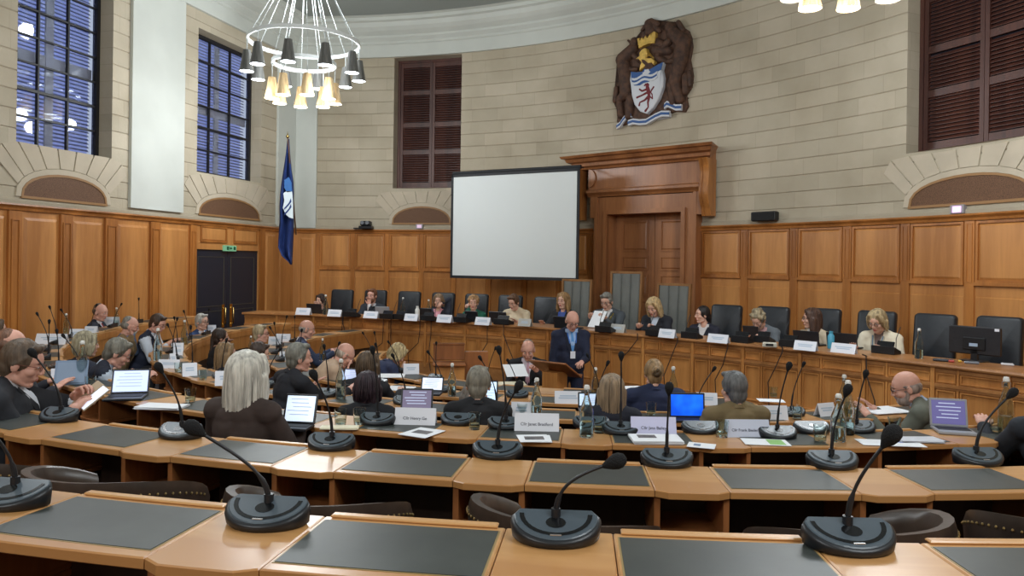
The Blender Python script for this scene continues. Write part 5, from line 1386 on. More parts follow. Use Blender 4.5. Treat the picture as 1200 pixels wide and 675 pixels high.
papers(470, 452, zE, .22, .20, -.2, 'white papers right of the brown-haired woman', 3, p=at_z(468, 456, zE))
papers(778, 450, zE, .30, .18, .1, 'white papers beyond the woman with the hair bun', 2, p=at_z(745, 455, zE))
papers(600, 447, .78, .34, .24, .1, 'cream file box of papers on the table of the man in the black suit', 16, mat=PAPC, thick=.006, p=Vector((.0, 8.35, .757)))
# phone of the man at left and cables on the front of the dais
CAB = M('dark_cable', (44, 34, 30), .6)
for i, (a, b, c) in enumerate((((401, 380), (400, 393), (389, 408)), ((402, 380), (407, 398), (412, 410)), ((449, 386), (448, 402), (430, 416)), ((458, 384), (458, 400), (456, 418)), ((492, 388), (490, 402), (478, 414)), ((505, 392), (503, 408), (503, 424)), ((571, 390), (571, 402), (560, 420)), ((590, 392), (596, 408), (605, 430)), ((747, 398), (736, 412), (728, 420)), ((794, 400), (786, 420), (778, 440)), ((853, 406), (847, 428), (838, 445)), ((917, 412), (908, 432), (900, 448)), ((1015, 420), (1016, 442), (1025, 470)))):
    pts = []
    for k, (x, y) in enumerate((a, b, c)):
        s, Y = dais_s(x, -.05); pts.append(at_d(x, y, Y-.01*k))
    top = pts[0].copy(); top.z = DTOP+.004; p1 = top+Vector((0, -.0, 0)); p0 = p1+Vector((.02, .12, 0)); sw = []
    ctl = [p0, p1, pts[0], pts[1], pts[2], Vector((pts[2].x+.02, pts[2].y, .55))]
    g = MB(); g.tube(ctl, .006, 6); o = g.build('hanging_cable', CAB, smooth=True); tag(o, 'thin dark cable down the bench front '+['below the red-bearded man, left of two', 'below the red-bearded man, right of two', 'left of the white flask, curling left', 'left of the white flask, hanging straight', 'below the pink-bloused woman, curling left', 'below the pink-bloused woman, hanging straight', 'left of the cream-topped woman', 'below the cream-topped woman', 'between chairman and standing man', 'below the blonde woman writing', 'below the card beside the curly-haired woman', 'right of the curly-haired woman', 'below the cream cardigan woman'][i], 'cable')

q = at_d(21, 380, 8.2)
o = thing('computer_monitor', 'small grey monitor standing by the panelling at the far left', 'monitor', at_z(21, 377, zC), .5)
m = MB(); m.box((0, .05, .10), (.17, .02, .13), 0, .006); m.build('monitor_casing', M('monitor_grey', (112, 120, 124), .5), o)
m = MB(); m.box((0, .05, .02), (.10, .08, .04), 0, .006); m.build('stand', BLKP, o)
# ================================================================ people
from mathutils import noise
from mathutils.bvhtree import BVHTree
V = Vector
def remesh(mb, voxel, it=3, fac=.5):
    me = bpy.data.meshes.new('t'); me.from_pydata(mb.v, [], mb.f); me.update()
    bm = bmesh.new(); bm.from_mesh(me); bmesh.ops.remove_doubles(bm, verts=bm.verts, dist=1e-6); bmesh.ops.recalc_face_normals(bm, faces=bm.faces); bm.to_mesh(me); bm.free()
    o = bpy.data.objects.new('t', me); COL.objects.link(o)
    r = o.modifiers.new('r', 'REMESH'); r.mode = 'VOXEL'; r.voxel_size = voxel; r.adaptivity = 0
    if it: sm = o.modifiers.new('s', 'SMOOTH'); sm.iterations = it; sm.factor = fac
    dg = bpy.context.evaluated_depsgraph_get(); e = o.evaluated_get(dg); m2 = bpy.data.meshes.new_from_object(e)
    vs = [v.co.copy() for v in m2.vertices]; fs = [tuple(p.vertices) for p in m2.polygons]
    bpy.data.objects.remove(o); bpy.data.meshes.remove(me); bpy.data.meshes.remove(m2)
    return vs, fs
class Parts:      # raw geometry with per-face slots
    def __init__(s): s.v = []; s.f = []; s.m = []
    def add(s, vs, fs, T=None, slot=0):
        n = len(s.v); s.v += [(T @ v if T is not None else V(v)) for v in vs]; s.f += [tuple(n+k for k in f) for f in fs]
        s.m += (slot if isinstance(slot, list) else [slot]*len(fs))
    def mb(s, mb, T=None, slot=0): s.add([V(p) for p in mb.v], mb.f, T, slot)
    def build(s, name, mats, parent):
        me = bpy.data.meshes.new(name); me.from_pydata(s.v, [], s.f)
        for m in (mats if isinstance(mats, list) else [mats]): me.materials.append(m)
        me.polygons.foreach_set('material_index', s.m); me.polygons.foreach_set('use_smooth', [True]*len(s.f)); me.update()
        o = bpy.data.objects.new(name, me); COL.objects.link(o); o.parent = parent; return o
# ---- head templates
def head_template(fem):
    m = MB(); w = .94 if fem else 1
    m.ball((0, -.012, .032), (.074*w, .092, .088), 20, 14)
    m.ball((0, .020, -.032), (.057*w, .062, .080), 18, 12)
    m.ball((0, .030, .030), (.062*w, .058, .060), 16, 10)
    m.ball((0, .056, -.094), (.024*w, .022, .020), 12, 8)
    for s in (-1, 1):
        m.ball((s*.036*w, .050, -.026), (.026, .028, .026), 12, 8)
        m.capsule((s*.050*w, .0, -.075), (s*.018*w, .05, -.098), .016, .014, 8)
        m.capsule((s*.012, .080, .028), (s*.042*w, .066, .027), .009, .009, 8)
        m.ball((s*.076*w, -.012, -.008), (.010, .020, .031), 10, 8, Matrix.Rotation(s*.25, 3, 'Z'))
        m.ball((s*.011, .093, -.030), (.009, .011, .008), 8, 6)
        m.ball((s*.030, .071, .006), (.015, .011, .0085), 10, 6)
    m.capsule((0, .080, .020), (0, .100, -.024), .008, .0115, 10)
    m.ball((0, .078, -.060), (.025*w, .013, .014), 12, 8)
    m.ball((0, .083, -.0565), (.021*w, .010, .0048), 12, 6); m.ball((0, .082, -.0665), (.019*w, .010, .0055), 12, 6)
    m.tube([(0, -.022, -.02), (0, -.030, -.10), (0, -.036, -.17)], [.052*w, .050*w, .056*w], 16)
    vs, fs = remesh(m, .0058, 2)
    P_ = Parts(); slots = []
    for f in fs:
        c = sum((vs[i] for i in f), V((0, 0, 0)))/len(f)
        lip = c.y > .084 and abs(c.x) < .024*w and -.0725 < c.z < -.052
        slots.append(1 if lip else 0)
    P_.add(vs, fs, None, slots)
    for s in (-1, 1):
        e = MB(); e.ball((s*.030, .0795, .004), (.0125, .0065, .0048), 12, 8); P_.mb(e, None, 2)
        e = MB(); e.ball((s*.030, .0848, .004), (.0052, .0030, .0045), 10, 6); P_.mb(e, None, 3)
        e = MB(); e.tube([(s*.014, .0905, .024), (s*.030, .0885, .030), (s*.046, .078, .026)], [.0028, .0034, .0018], 6); P_.mb(e, None, 4)
    return P_
HEADS = {False: head_template(False), True: head_template(True)}
# ---- hand template (right hand: thumb on -X side when the palm faces down and fingers point +Y)
def hand_template(curl):
    m = MB()
    m.ball((0, .045, 0), (.040, .052, .0155), 14, 8); m.capsule((0, -.02, 0), (0, .02, 0), .026, .030, 10)
    for x, L, b in ((-.030, .070, .082), (-.010, .080, .088), (.011, .074, .086), (.031, .058, .078)):
        p = V((x, b-.02, .002)); a = 0; pts = [p, V((x, b, .002))]
        for seg, l in enumerate((.44, .32, .24)):
            a += curl*(.6, 1.0, .8)[seg]; pts.append(pts[-1]+V((x*.15, math.cos(a), -math.sin(a)))*L*l)
        for i in range(4): m.capsule(pts[i], pts[i+1], .0088-.0006*i, .0084-.0006*i, 8)
    m.capsule((-.026, .022, -.002), (-.050, .050, -.010), .014, .011, 8); m.capsule((-.050, .050, -.010), (-.056, .082, -.018), .0105, .0085, 8)
    return remesh(m, .0042, 1, .4)
HANDS = {'flat': hand_template(.22), 'curl': hand_template(.62), 'grip': hand_template(1.0)}
SKINS = {'fair': (208, 164, 144), 'pink': (206, 156, 138), 'warm': (190, 142, 118)}
EYEW = M('eye_white', (210, 205, 200), .3); EYED = M('eye_dark', (40, 36, 38), .2)
def skin_mat(k):
    m = M('skin_'+k, SKINS[k], .55, var=.06, scale=18); m.node_tree.nodes['Principled BSDF'].inputs['Subsurface Weight'].default_value = .08; m.node_tree.nodes['Principled BSDF'].inputs['Subsurface Radius'].default_value = (.02, .008, .004); return m
def hair_mat(c): return M('hair_%d_%d_%d' % c, c, .55, rgb2=tuple(int(x*.62) for x in c), scale=26, stretch=(1.6, 1.6, .22), bump=.8, thresh=(.3, .7))
def cloth_mat(c, k='cloth'): return M('%s_%d_%d_%d' % ((k,)+c), c, .85, var=.10, scale=9, bump=.25)
def hair_geo(style, seed, voxel):
    m = MB(); rnd = random.Random(seed); bald = style in ('bald', 'balding')
    amp = .004; loc = []
    if style == 'bald':
        m.ball((0, -.030, -.004), (.0795, .079, .056), 20, 12)
        for s in (-1, 1): m.capsule((s*.066, .014, .022), (s*.066, -.03, .01), .011, .016, 8)
        amp = .002
    elif style == 'balding':
        m.ball((0, -.034, .006), (.081, .082, .060), 20, 12); m.ball((0, -.040, .055), (.066, .068, .070), 16, 10); amp = .003
    else:
        m.ball((0, -.020, .036), (.0815, .095, .096), 22, 14)
        for s in (-1, 1): m.capsule((s*.066, .020, .045), (s*.0705, -.02, .0), .014, .018, 8)
        m.ball((0, -.055, -.025), (.066, .052, .062), 16, 10); m.ball((0, -.052, -.065), (.050, .036, .045), 14, 8)
    if style == 'short': m.capsule((-.045, .050, .098), (.045, .055, .100), .020, .022, 8)
    if style == 'crop': amp = .003
    if style in ('bob', 'long', 'longfront'):
        m.ball((0, -.020, .038), (.089, .101, .100), 22, 14)
        z1 = -.075 if style == 'bob' else (-.20 if style == 'longfront' else -.25)
        for s in (-1, 1):
            m.capsule((s*.068, .035, .06), (s*.085, .005, z1*.6), .022, .026, 10)
            m.capsule((s*.080, -.01, .0), (s*.085, -.008, z1), .034, .024, 10)
            m.capsule((s*.045, .055, .095), (s*.078, .045, .02), .020, .014, 8)
        m.capsule((0, -.055, -.0), (0, -.062, z1), .070, .046, 14); m.capsule((.04, -.055, -.0), (.05, -.062, z1-.01), .050, .032, 12); m.capsule((-.04, -.055, -.0), (-.05, -.062, z1+.01), .050, .032, 12)
        amp = .006
    if style == 'curly':
        for i in range(46):
            q = rnd.uniform(0, 2*PI); t = rnd.uniform(-.15, 1); r = math.sqrt(1-t*t*.98)
            p = V((.086*r*math.cos(q), -.02+.098*r*math.sin(q), .036+.094*t))
            if p.y > .045 and p.z < .07: continue
            m.ball(p, rnd.uniform(.017, .026), 8, 6)
        amp = .003
    if style in ('bun', 'pony'):
        if style == 'bun':
            for i in range(6): m.ball((.018*math.cos(i), -.118+.006*math.sin(2*i), .035+.02*math.sin(i)), .026, 10, 6)
        else: m.capsule((0, -.10, .0), (.01, -.12, -.17), .030, .016, 10)
    if style == 'fringe': pass
    vs, fs = remesh(m, voxel, 1 if style == 'curly' else 2)
    out = []
    cen = V((0, -.01, .0))
    for v in vs:
        d = (v-V((0, -.02, min(v.z, .03)))).normalized(); ang = math.atan2(v.x, v.y)
        n = noise.noise(V((ang*7+seed, v.z*9, seed*.37)))+.6*noise.noise(V((ang*17+seed, v.z*14, seed)))
        out.append(v+d*n*amp)
    return out, fs
def locks(style, seed, n, Z1, r=.0052):
    """separate strands lying over the hair mass"""
    m = MB(); rnd = random.Random(seed)
    for i in range(n):
        q = rnd.uniform(-2.35, 2.35)+PI/2*0; q = -PI/2+q     # around the back (−Y) and sides
        cx, cy = math.cos(q), math.sin(q); pts = []
        zend = Z1*rnd.uniform(.75, 1.08); top = rnd.uniform(.06, .128); wob = rnd.uniform(-.02, .02)
        for k in range(9):
            t = k/8
            if t < .45:
                u = t/.45; el = PI/2*(1-u)*.9; R_ = .092*math.cos(el); x = R_*cx; y = -.02+1.08*R_*cy; z = .038+.099*math.sin(el)
            else:
                u = (t-.45)/.55; R_ = .094+.012*math.sin(u*PI)-.022*u; x = R_*cx*.98+wob*u; y = -.02+R_*cy*(1.05)-.012*u; z = .038+(zend-.038)*u
            pts.append((x, y, z))
        m.tube(pts, [r*.5, r, r, r, r, r, r, r*.8, r*.2], 6)
    return m
def ik(S, T, l1, l2, pole):
    d = T-S; L = min(d.length, (l1+l2)*.995); d.normalize(); T2 = S+d*L
    a = (l1*l1-l2*l2+L*L)/(2*L); h = math.sqrt(max(0, l1*l1-a*a)); p = pole-d*pole.dot(d); p.normalize()
    return S+d*a+p*h, T2
ARMS = {'desk': ((.17, .36, .82), 'flat'), 'desk2': ((.10, .42, .83), 'curl'), 'lap': ((.12, .26, .66), 'curl'), 'write': ((.12, .38, .84), 'grip'), 'wide': ((.26, .34, .82), 'flat'), 'chin': ((.07, .20, 1.02), 'grip'), 'face': ((.075, .13, 1.10), 'curl'), 'chest': ((.04, .22, 1.0), 'curl'), 'read': ((.12, .34, .90), 'grip'), 'far': ((.16, .54, .82), 'flat'), 'front': ((.07, .24, .86), 'curl'), 'side': ((.22, .05, .62), 'curl'), 'lect': ((.06, .36, 1.0), 'curl')}
PEOPLE = []
def person(px, py, D, floor, rz, label, hair='short', hc=(90, 66, 50), top=(44, 46, 54), trou=(38, 40, 46), skin='fair', fem=False, lean=8, side=0, pitch=0, yaw=0, roll=0, L='desk', R_='desk', shirt=None, tie=None, vneck=.07, vlow=.2, glasses=None, beard=None, s_rng=(.9, 1.08), stand=False, fine=False, extra=None, wide=1.0, strands=0, sleeve=None, lanyard=None, chain=False, collar=None, group=None, holds=None, hairvox=None, hs=1.0, vest=False, scarf=None, nk=.0):
    HZ = .90 if stand else .50
    RT = Matrix.Rotation(math.radians(side), 3, 'Y') @ Matrix.Rotation(-math.radians(lean), 3, 'X'); hip = V((0, 0, HZ)); TT = lambda x, y, z: hip+RT @ V((x, y, z))
    ns = TT(0, -.005, .50)
    RH = Matrix.Rotation(math.radians(yaw), 3, 'Z') @ Matrix.Rotation(-math.radians(pitch), 3, 'X') @ Matrix.Rotation(math.radians(roll), 3, 'Y')
    hc0 = ns+RT @ V((0, .004, .036-nk))+RH @ V((0, .036, .104))
    HT = Matrix.Translation(hc0) @ RH.to_4x4() @ Matrix.Scale(hs, 4)
    # highest point of the head
    topz = max((HT @ V((0, -.02+.09*math.cos(q), .032+.09*math.sin(q)))).z for q in [i*PI/12 for i in range(13)])+.008
    tgt = at_d(px, py, D); s = (tgt.z-floor)/topz; s = max(s_rng[0], min(s_rng[1], s))
    Rz = Matrix.Rotation(rz, 3, 'Z'); hxy = Rz @ (V((hc0.x, hc0.y, 0))*s)
    loc = V((tgt.x-hxy.x, tgt.y-hxy.y, tgt.z-topz*s))
    root = thing('person', label, 'person', loc, rz, group); root.scale = (s, s, s)
    sk = skin_mat(skin); lips = M('lips_'+('f' if fem else 'm'), (176, 92, 88) if fem else (180, 118, 104), .5)
    mats = [sk, lips, EYEW, EYED, hair_mat(tuple(max(20, int(x*.75)) for x in hc))]
    vx = .010 if fine else .014
    hw = .165*wide*(.92 if fem else 1)
    sh = [TT(sg*(hw+.0), .0, .435) for sg in (-1, 1)]
    l1, l2 = .285, .255
    arms = []
    for sg, S, spec in ((-1, sh[0], L), (1, sh[1], R_)):
        if isinstance(spec, str): t, hk = ARMS[spec]; t = V((sg*t[0], t[1], t[2]+(.0 if not stand else .05)))
        else: t, hk = V(spec[0]), spec[1]
        E, T2 = ik(S, t, l1, l2, V((sg*.42, -.42, -.9))); arms.append((sg, S, E, T2, hk))
    # -- body
    b = MB()
    b.ball(TT(0, 0, .05), (.155, .125, .13), 14, 10); b.ball(TT(0, .01, .18), (.135*wide, .105, .15), 14, 10); b.ball(TT(0, .01, .32), (.125*wide, .075, .12), 14, 10)
    for sg in (-1, 1): b.capsule(TT(0, .005, .43), TT(sg*(hw-.01), 0, .43), .045, .044, 10)
    b.capsule(TT(0, .0, .42), ns+RT @ V((0, -.0, .03)), .046, .048, 12)
    b.capsule(ns+RT @ V((0, -.005, .02)), HT @ V((0, -.026, -.09)), .050, .048, 12)
    for sg, S, E, T2, hk in arms: b.capsule(S, E, .046, .038, 10); b.capsule(E, T2, .038, .026, 10)
    legs = []
    for sg in (-1, 1):
        if stand: hpj, kn, an = V((sg*.09, 0, .86)), V((sg*.10, .01, .48)), V((sg*.11, -.02, .08))
        else: hpj, kn, an = V((sg*.09, .02, .50)), V((sg*.13, .42, .50)), V((sg*.13, .40, .08))
        legs.append((hpj, kn, an)); b.capsule(hpj, kn, .075, .052, 10); b.capsule(kn, an, .050, .036, 10); b.capsule(an+V((0, 0, -.03)), an+V((0, .12, -.04)), .034, .028, 8)
    vs, fs = remesh(b, .02, 2); P_ = Parts(); P_.add(vs, fs, None, 0)
    hd = HEADS[fem]; P_.add(hd.v, hd.f, HT, list(hd.m))
    for sg, S, E, T2, hk in arms:
        hv, hf = HANDS[hk]; fw = (T2-E).normalized()
        if T2.z < .95+(.1 if stand else 0) and fw.z < -.15: fw = V((fw.x, fw.y, -.12)).normalized()
        up = V((0, 0, 1)) if abs(fw.z) < .8 else V((0, -1, 0)); xax = fw.cross(up).normalized(); up = xax.cross(fw)
        Rm = Matrix((xax, fw, up)).transposed().to_4x4(); Rm.translation = T2-fw*.005
        Sx = Matrix.Diagonal(V((1 if sg > 0 else -1, 1, 1, 1)))
        ff = hf if sg > 0 else [tuple(reversed(f)) for f in hf]
        k = .90 if fem else .98
        P_.add(hv, ff, Rm @ Sx @ Matrix.Scale(k, 4), 0)
    P_.build('body', mats, root)
    # -- upper garment
    j = MB()
    j.ball(TT(0, .0, .04), (.178*wide, .145, .12), 16, 10); j.ball(TT(0, .015, .17), (.158*wide, .130, .16), 16, 10); j.ball(TT(0, .008, .33), (.170*wide, .118, .15), 16, 10); j.ball(TT(0, -.012, .41), (.15*wide, .095, .095), 14, 8)
    if fem: 
        for sg in (-1, 1): j.ball(TT(sg*.062, .075, .305), (.058, .05, .055), 12, 8)
    for sg in (-1, 1): j.capsule(TT(0, -.014, .455), TT(sg*(hw+.004), -.002, .435), .066, .070, 12); j.capsule(TT(sg*.03, -.016, .500), TT(sg*hw*.8, -.008, .450), .046, .056, 10)
    bare = sleeve == 'short'
    for sg, S, E, T2, hk in arms:
        j.capsule(S, E, .064, .052, 12)
        if not bare: j.capsule(E, E.lerp(T2, .93), .051, .040, 12)
    vs, fs = remesh(j, vx, 3)
    for i, v in enumerate(vs):
        n = noise.noise(v*14+V((px, 0, 0)))*.006+noise.noise(v*30+V((0, px, 0)))*.002; q = v-hip; d = V((q.x, q.y, 0)); 
        if d.length > 1e-4: vs[i] = v+d.normalized()*n
    tm = cloth_mat(top, 'jacket'); Ri = RT.transposed(); sv, ov = [], []
    arm_c = []
    for f in fs:
        c = sum((vs[i] for i in f), V((0, 0, 0)))/len(f); q = Ri @ (c-hip)
        isv = shirt is not None and q.y > .02 and vlow < q.z < .60 and abs(q.x) < vneck*(q.z-vlow)/(.48-vlow)
        if vest: isv = isv or min((c-(S.lerp(E, t))).length for sg, S, E, T2, hk in arms for t in (.15, .4, .7, 1)) < .085 or min((c-(E.lerp(T2, t))).length for sg, S, E, T2, hk in arms for t in (.3, .6, 1)) < .075
        (sv if isv else ov).append(f)
    A = Parts(); A.add(vs, ov); A.build('waistcoat' if vest else 'jacket', tm, root)
    if sv: A = Parts(); A.add(vs, sv); A.build('shirt', cloth_mat(shirt, 'shirt'), root)
    bv = BVHTree.FromPolygons(vs, fs)
    def surf(x, z, off=.004):
        o = TT(x, .5, z); d = RT @ V((0, -1, 0)); h = bv.ray_cast(o, d)
        return (h[0]+h[1]*off) if h[0] is not None else TT(x, .12, z)
    def ribbon_(name, pts, w, mat, off=.005, parent=root):
        mm = MB(); vv = []
        for i, (x, z) in enumerate(pts):
            a = V(pts[max(0, i-1)]); c = V(pts[min(len(pts)-1, i+1)]); t = (c-a).normalized(); nx, nz = -t.y, t.x
            ww = w[i] if isinstance(w, list) else w
            for sg in (-1, 1): vv.append(surf(x+nx*ww*sg, z+nz*ww*sg, off))
            for sg in (-1, 1): vv.append(surf(x+nx*ww*sg, z+nz*ww*sg, off-.006))
        n = len(pts)
        ff = []
        for i in range(n-1):
            k = i*4; ff += [(k, k+1, k+5, k+4), (k, k+4, k+6, k+2), (k+1, k+3, k+7, k+5)]
        mm.add(vv, ff); return mm.build(name, mat, parent, smooth=True)
    if shirt is not None and not fem and not scarf:
        c = MB(); C0 = TT(0, .0, .50); prof = []
        cr = MB(); cr.T = Matrix.Translation(TT(0, -.010, .475)) @ RT.to_4x4() @ Matrix.Rotation(-.25, 4, 'X'); cr.lathe([(.060, 0), (.064, .0), (.058, .048), (.054, .048)], 18); cr.build('shirt_collar', cloth_mat(shirt, 'shirt'), root, smooth=True)
    if shirt is not None:
        lap = cloth_mat(tuple(max(10, int(x*.8)) for x in top), 'jacket')
        for sg in (-1, 1):
            ribbon_('lapel', [(sg*(vneck+.006), .475), (sg*(vneck*.62+.008), vlow+(.48-vlow)*.62), (sg*.012, vlow+.005)], [.014, .024, .010], lap, .007)
    else:
        cr = MB(); cr.T = Matrix.Translation(TT(0, -.010, .478)) @ RT.to_4x4() @ Matrix.Rotation(-.2, 4, 'X'); cr.lathe([(.062, 0), (.070, .0), (.062, .028), (.056, .028)], 18); cr.build('neckline', cloth_mat(collar or top, 'jacket'), root, smooth=True)
    if tie: ribbon_('tie', [(0, .475), (0, .45), (0, .40), (0, .30), (0, .23)], [.014, .012, .016, .024, .022], cloth_mat(tie, 'tie'), .009)
    if lanyard:
        lm = cloth_mat(lanyard, 'lanyard')
        for sg in (-1, 1): ribbon_('lanyard', [(sg*.055, .475), (sg*.04, .38), (sg*.012, .26)], .006, lm, .010)
        mm = MB(); p = surf(0, .22, .012); mm.box(p, (.06, .006, .085)); mm.build('badge', CARD, root)
    if chain:
        for sg in (-1, 1): ribbon_('chain_of_office', [(sg*.11, .47), (sg*.095, .38), (sg*.06, .29), (0, .235)], .010, M('gold_chain', (214, 190, 110), .35, metal=.5), .012)
        mm = MB(); mm.ball(surf(0, .215, .012), (.024, .008, .03), 12, 8); mm.build('chain_badge', M('gold_chain'), root, smooth=True)
    if scarf: 
        cr = MB(); cr.T = Matrix.Translation(TT(0, -.005, .465)) @ RT.to_4x4(); cr.lathe([(.055, 0), (.088, .005), (.092, .03), (.075, .055), (.055, .05)], 18); cr.build('scarf', cloth_mat(scarf, 'scarf'), root, smooth=True)
    # -- trousers, shoes
    t = MB(); t.ball(TT(0, -.0, .0), (.172, .135, .11), 14, 10)
    for hpj, kn, an in legs: t.capsule(hpj, kn, .088, .066, 12); t.capsule(kn, an, .064, .052, 12)
    vs, fs = remesh(t, .02, 2); A = Parts(); A.add(vs, fs); A.build('trousers', cloth_mat(trou, 'trousers'), root)
    for hpj, kn, an in legs:
        sm = MB(); sm.capsule(an+V((0, -.01, -.035)), an+V((0, .15, -.045)), .042, .034, 10); sm.box(an+V((0, .06, -.073)), (.08, .26, .015), 0, .006); sm.build('shoe', BLKP, root, smooth=True)
    # -- hair, beard, glasses
    hm = hair_mat(hc)
    vs, fs = hair_geo(hair, px % 97, hairvox or (.0075 if fine else .0095)); A = Parts(); A.add(vs, fs, HT)
    if strands:
        lk = locks(hair, int(px), strands, {'bob': -.085, 'long': -.26, 'longfront': -.21}.get(hair, -.03)); A.mb(lk, HT)
    A.build('hair', hm, root)
    if hair == 'bun':
        m = MB(); 
        for i in range(7): m.ball((.016*math.cos(i*.9), -.122+.006*math.sin(2*i), .030+.018*math.sin(i*.9)), .024, 10, 6)
        v2, f2 = remesh(m, .006, 0); A = Parts(); A.add(v2, f2, HT); A.build('hair_bun', hair_mat(tuple(int(x*.6) for x in hc)), root)
    if beard:
        m = MB(); m.ball((0, .034, -.078), (.060, .056, .048), 16, 10); m.capsule((-.060, .0, -.03), (-.045, .03, -.08), .014, .02, 8); m.capsule((.060, .0, -.03), (.045, .03, -.08), .014, .02, 8); m.capsule((-.022, .088, -.046), (.022, .088, -.046), .008, .008, 6)
        v2, f2 = remesh(m, .007, 1); ff = []
        for f in f2:
            c = sum((v2[i] for i in f), V((0, 0, 0)))/len(f)
            if not (abs(c.x) < .02 and -.070 < c.z < -.053 and c.y > .07): ff.append(f)
        A = Parts(); A.add(v2, ff, HT); A.build('beard', hair_mat(beard), root)
    if glasses:
        g = MB(); g.T = HT
        for sg in (-1, 1):
            ring = [(sg*.030+.021*math.cos(2*PI*i/14), .0955, .003+.016*math.sin(2*PI*i/14)) for i in range(15)]; g.tube(ring, .0018, 5, cap=False)
            g.tube([(sg*.051, .094, .008), (sg*.078, .05, .010), (sg*.083, -.01, .006)], .0018, 5)
        g.tube([(-.009, .097, .006), (0, .099, .009), (.009, .097, .006)], .0016, 5); g.build('glasses', M('glasses_%d' % glasses[0], glasses, .3), root)
    M_ = Matrix.Translation(loc) @ Matrix.Rotation(rz, 4, 'Z') @ Matrix.Scale(s, 4)
    PEOPLE.append((root, loc, rz, s, floor, stand))
    return [M_ @ a[3] for a in arms], M_, root
def seat_under(): pass
DF = .50
def dais_person(px, py, d, label, **k):
    s, Y = dais_s(px, d); extra_rz = k.pop('turn', 0)
    return person(px, py, Y, DF, PI-s/DR+extra_rz, label, **k)
WH = (214, 214, 216)
dais_person(376, 344.5, .62, 'dark-haired woman in black at the left end of the raised bench, behind a clear bottle', hair='bob', hc=(58, 40, 34), top=(38, 36, 40), fem=True, shirt=(150, 140, 140), vneck=.05, R_='chin', turn=-.2)
dais_person(436, 338, .72, 'person with short red-brown hair and beard in a dark suit at the raised bench', hair='short', hc=(126, 78, 50), top=(42, 46, 54), shirt=(200, 200, 204), beard=(140, 88, 58), L='chest', R_='desk2', skin='pink', tie=(60, 60, 80), wide=1.05, lean=4)
dais_person(514, 344, .62, 'woman with light brown bob, dark jacket and pink blouse at the raised bench', hair='bob', hc=(152, 122, 92), top=(44, 46, 58), shirt=(214, 150, 160), fem=True, L='face', turn=.15, yaw=14, vneck=.08)
dais_person(555, 346, .62, 'blonde-haired woman in a green top resting her face on one hand', hair='curly', hc=(184, 142, 96), top=(32, 92, 74), fem=True, R_='face', yaw=25, lean=12)
dais_person(602, 344, .60, 'woman with short brown hair and cream top looking down below the screen', hair='short', hc=(112, 80, 58), top=(208, 192, 164), fem=True, pitch=24, lean=12, collar=(208, 192, 164), wide=1.08)
dais_person(660, 342.5, .78, 'woman with long blonde hair and blue lanyard behind the standing man', hair='longfront', hc=(176, 138, 92), top=(34, 34, 38), fem=True, shirt=(60, 80, 140), vneck=.07, lanyard=(50, 80, 160), lean=2, strands=30)
h, _, _ = dais_person(711, 342, .80, 'grey-haired chairman with glasses and gold chain of office reading a white sheet', hair='short', hc=(146, 142, 134), top=(74, 80, 86), shirt=WH, tie=(60, 72, 66), chain=True, glasses=(90, 60, 50), pitch=20, L='read', R_='read', lean=6, wide=1.1, yaw=6)
dais_person(766, 348, .66, 'woman with long pale blonde hair and black jacket writing at the raised bench', hair='longfront', hc=(216, 186, 138), top=(36, 38, 46), shirt=(180, 190, 204), fem=True, pitch=26, lean=14, L='write', R_='write', strands=30)
dais_person(823, 358, .66, 'woman with dark tied-back hair turning her head to the side, navy jacket', hair='pony', hc=(36, 28, 28), top=(36, 38, 52), shirt=(200, 196, 196), fem=True, yaw=-42, lean=6, skin='fair', turn=.1)
dais_person(889, 362, .60, 'woman with curly grey-blonde hair and grey jacket bending her head down', hair='curly', hc=(168, 152, 122), top=(96, 102, 108), shirt=(190, 150, 150), fem=True, pitch=36, lean=20, L='write', R_='write')
dais_person(951, 361, .66, 'brunette woman in glasses and beige blazer looking towards the lectern side', hair='longfront', hc=(92, 64, 50), top=(192, 176, 152), shirt=(222, 222, 220), fem=True, yaw=-48, glasses=(40, 36, 36), lanyard=(120, 130, 140), strands=24, turn=-.1)
dais_person(1028, 362, .62, 'woman with shoulder-length blonde hair and cream cardigan reading at the right of the bench', hair='bob', hc=(198, 174, 132), top=(218, 208, 186), shirt=(110, 90, 84), vneck=.05, fem=True, pitch=22, lean=12, glasses=(70, 60, 60), lanyard=(100, 120, 140), wide=1.05, strands=24)
# well
person(671, 363, 8.95, 0, PI+.15, 'bald standing man in a navy suit with a light blue tie at the lectern', hair='bald', hc=(196, 186, 176), top=(30, 36, 58), trou=(30, 36, 58), skin='pink', shirt=(150, 175, 210), tie=(88, 140, 196), lanyard=(60, 110, 190), glasses=(50, 40, 40), pitch=26, lean=4, stand=True, L='lect', R_='side', wide=1.04, vneck=.075)
person(619, 397, 9.0, 0, PI-.1, 'balding seated man in a black suit and pink tie reading papers by the lectern', hair='balding', hc=(150, 130, 112), top=(28, 29, 34), shirt=(205, 195, 205), tie=(190, 150, 165), pitch=22, lean=8, L='read', R_='write', skin='pink', wide=1.1)
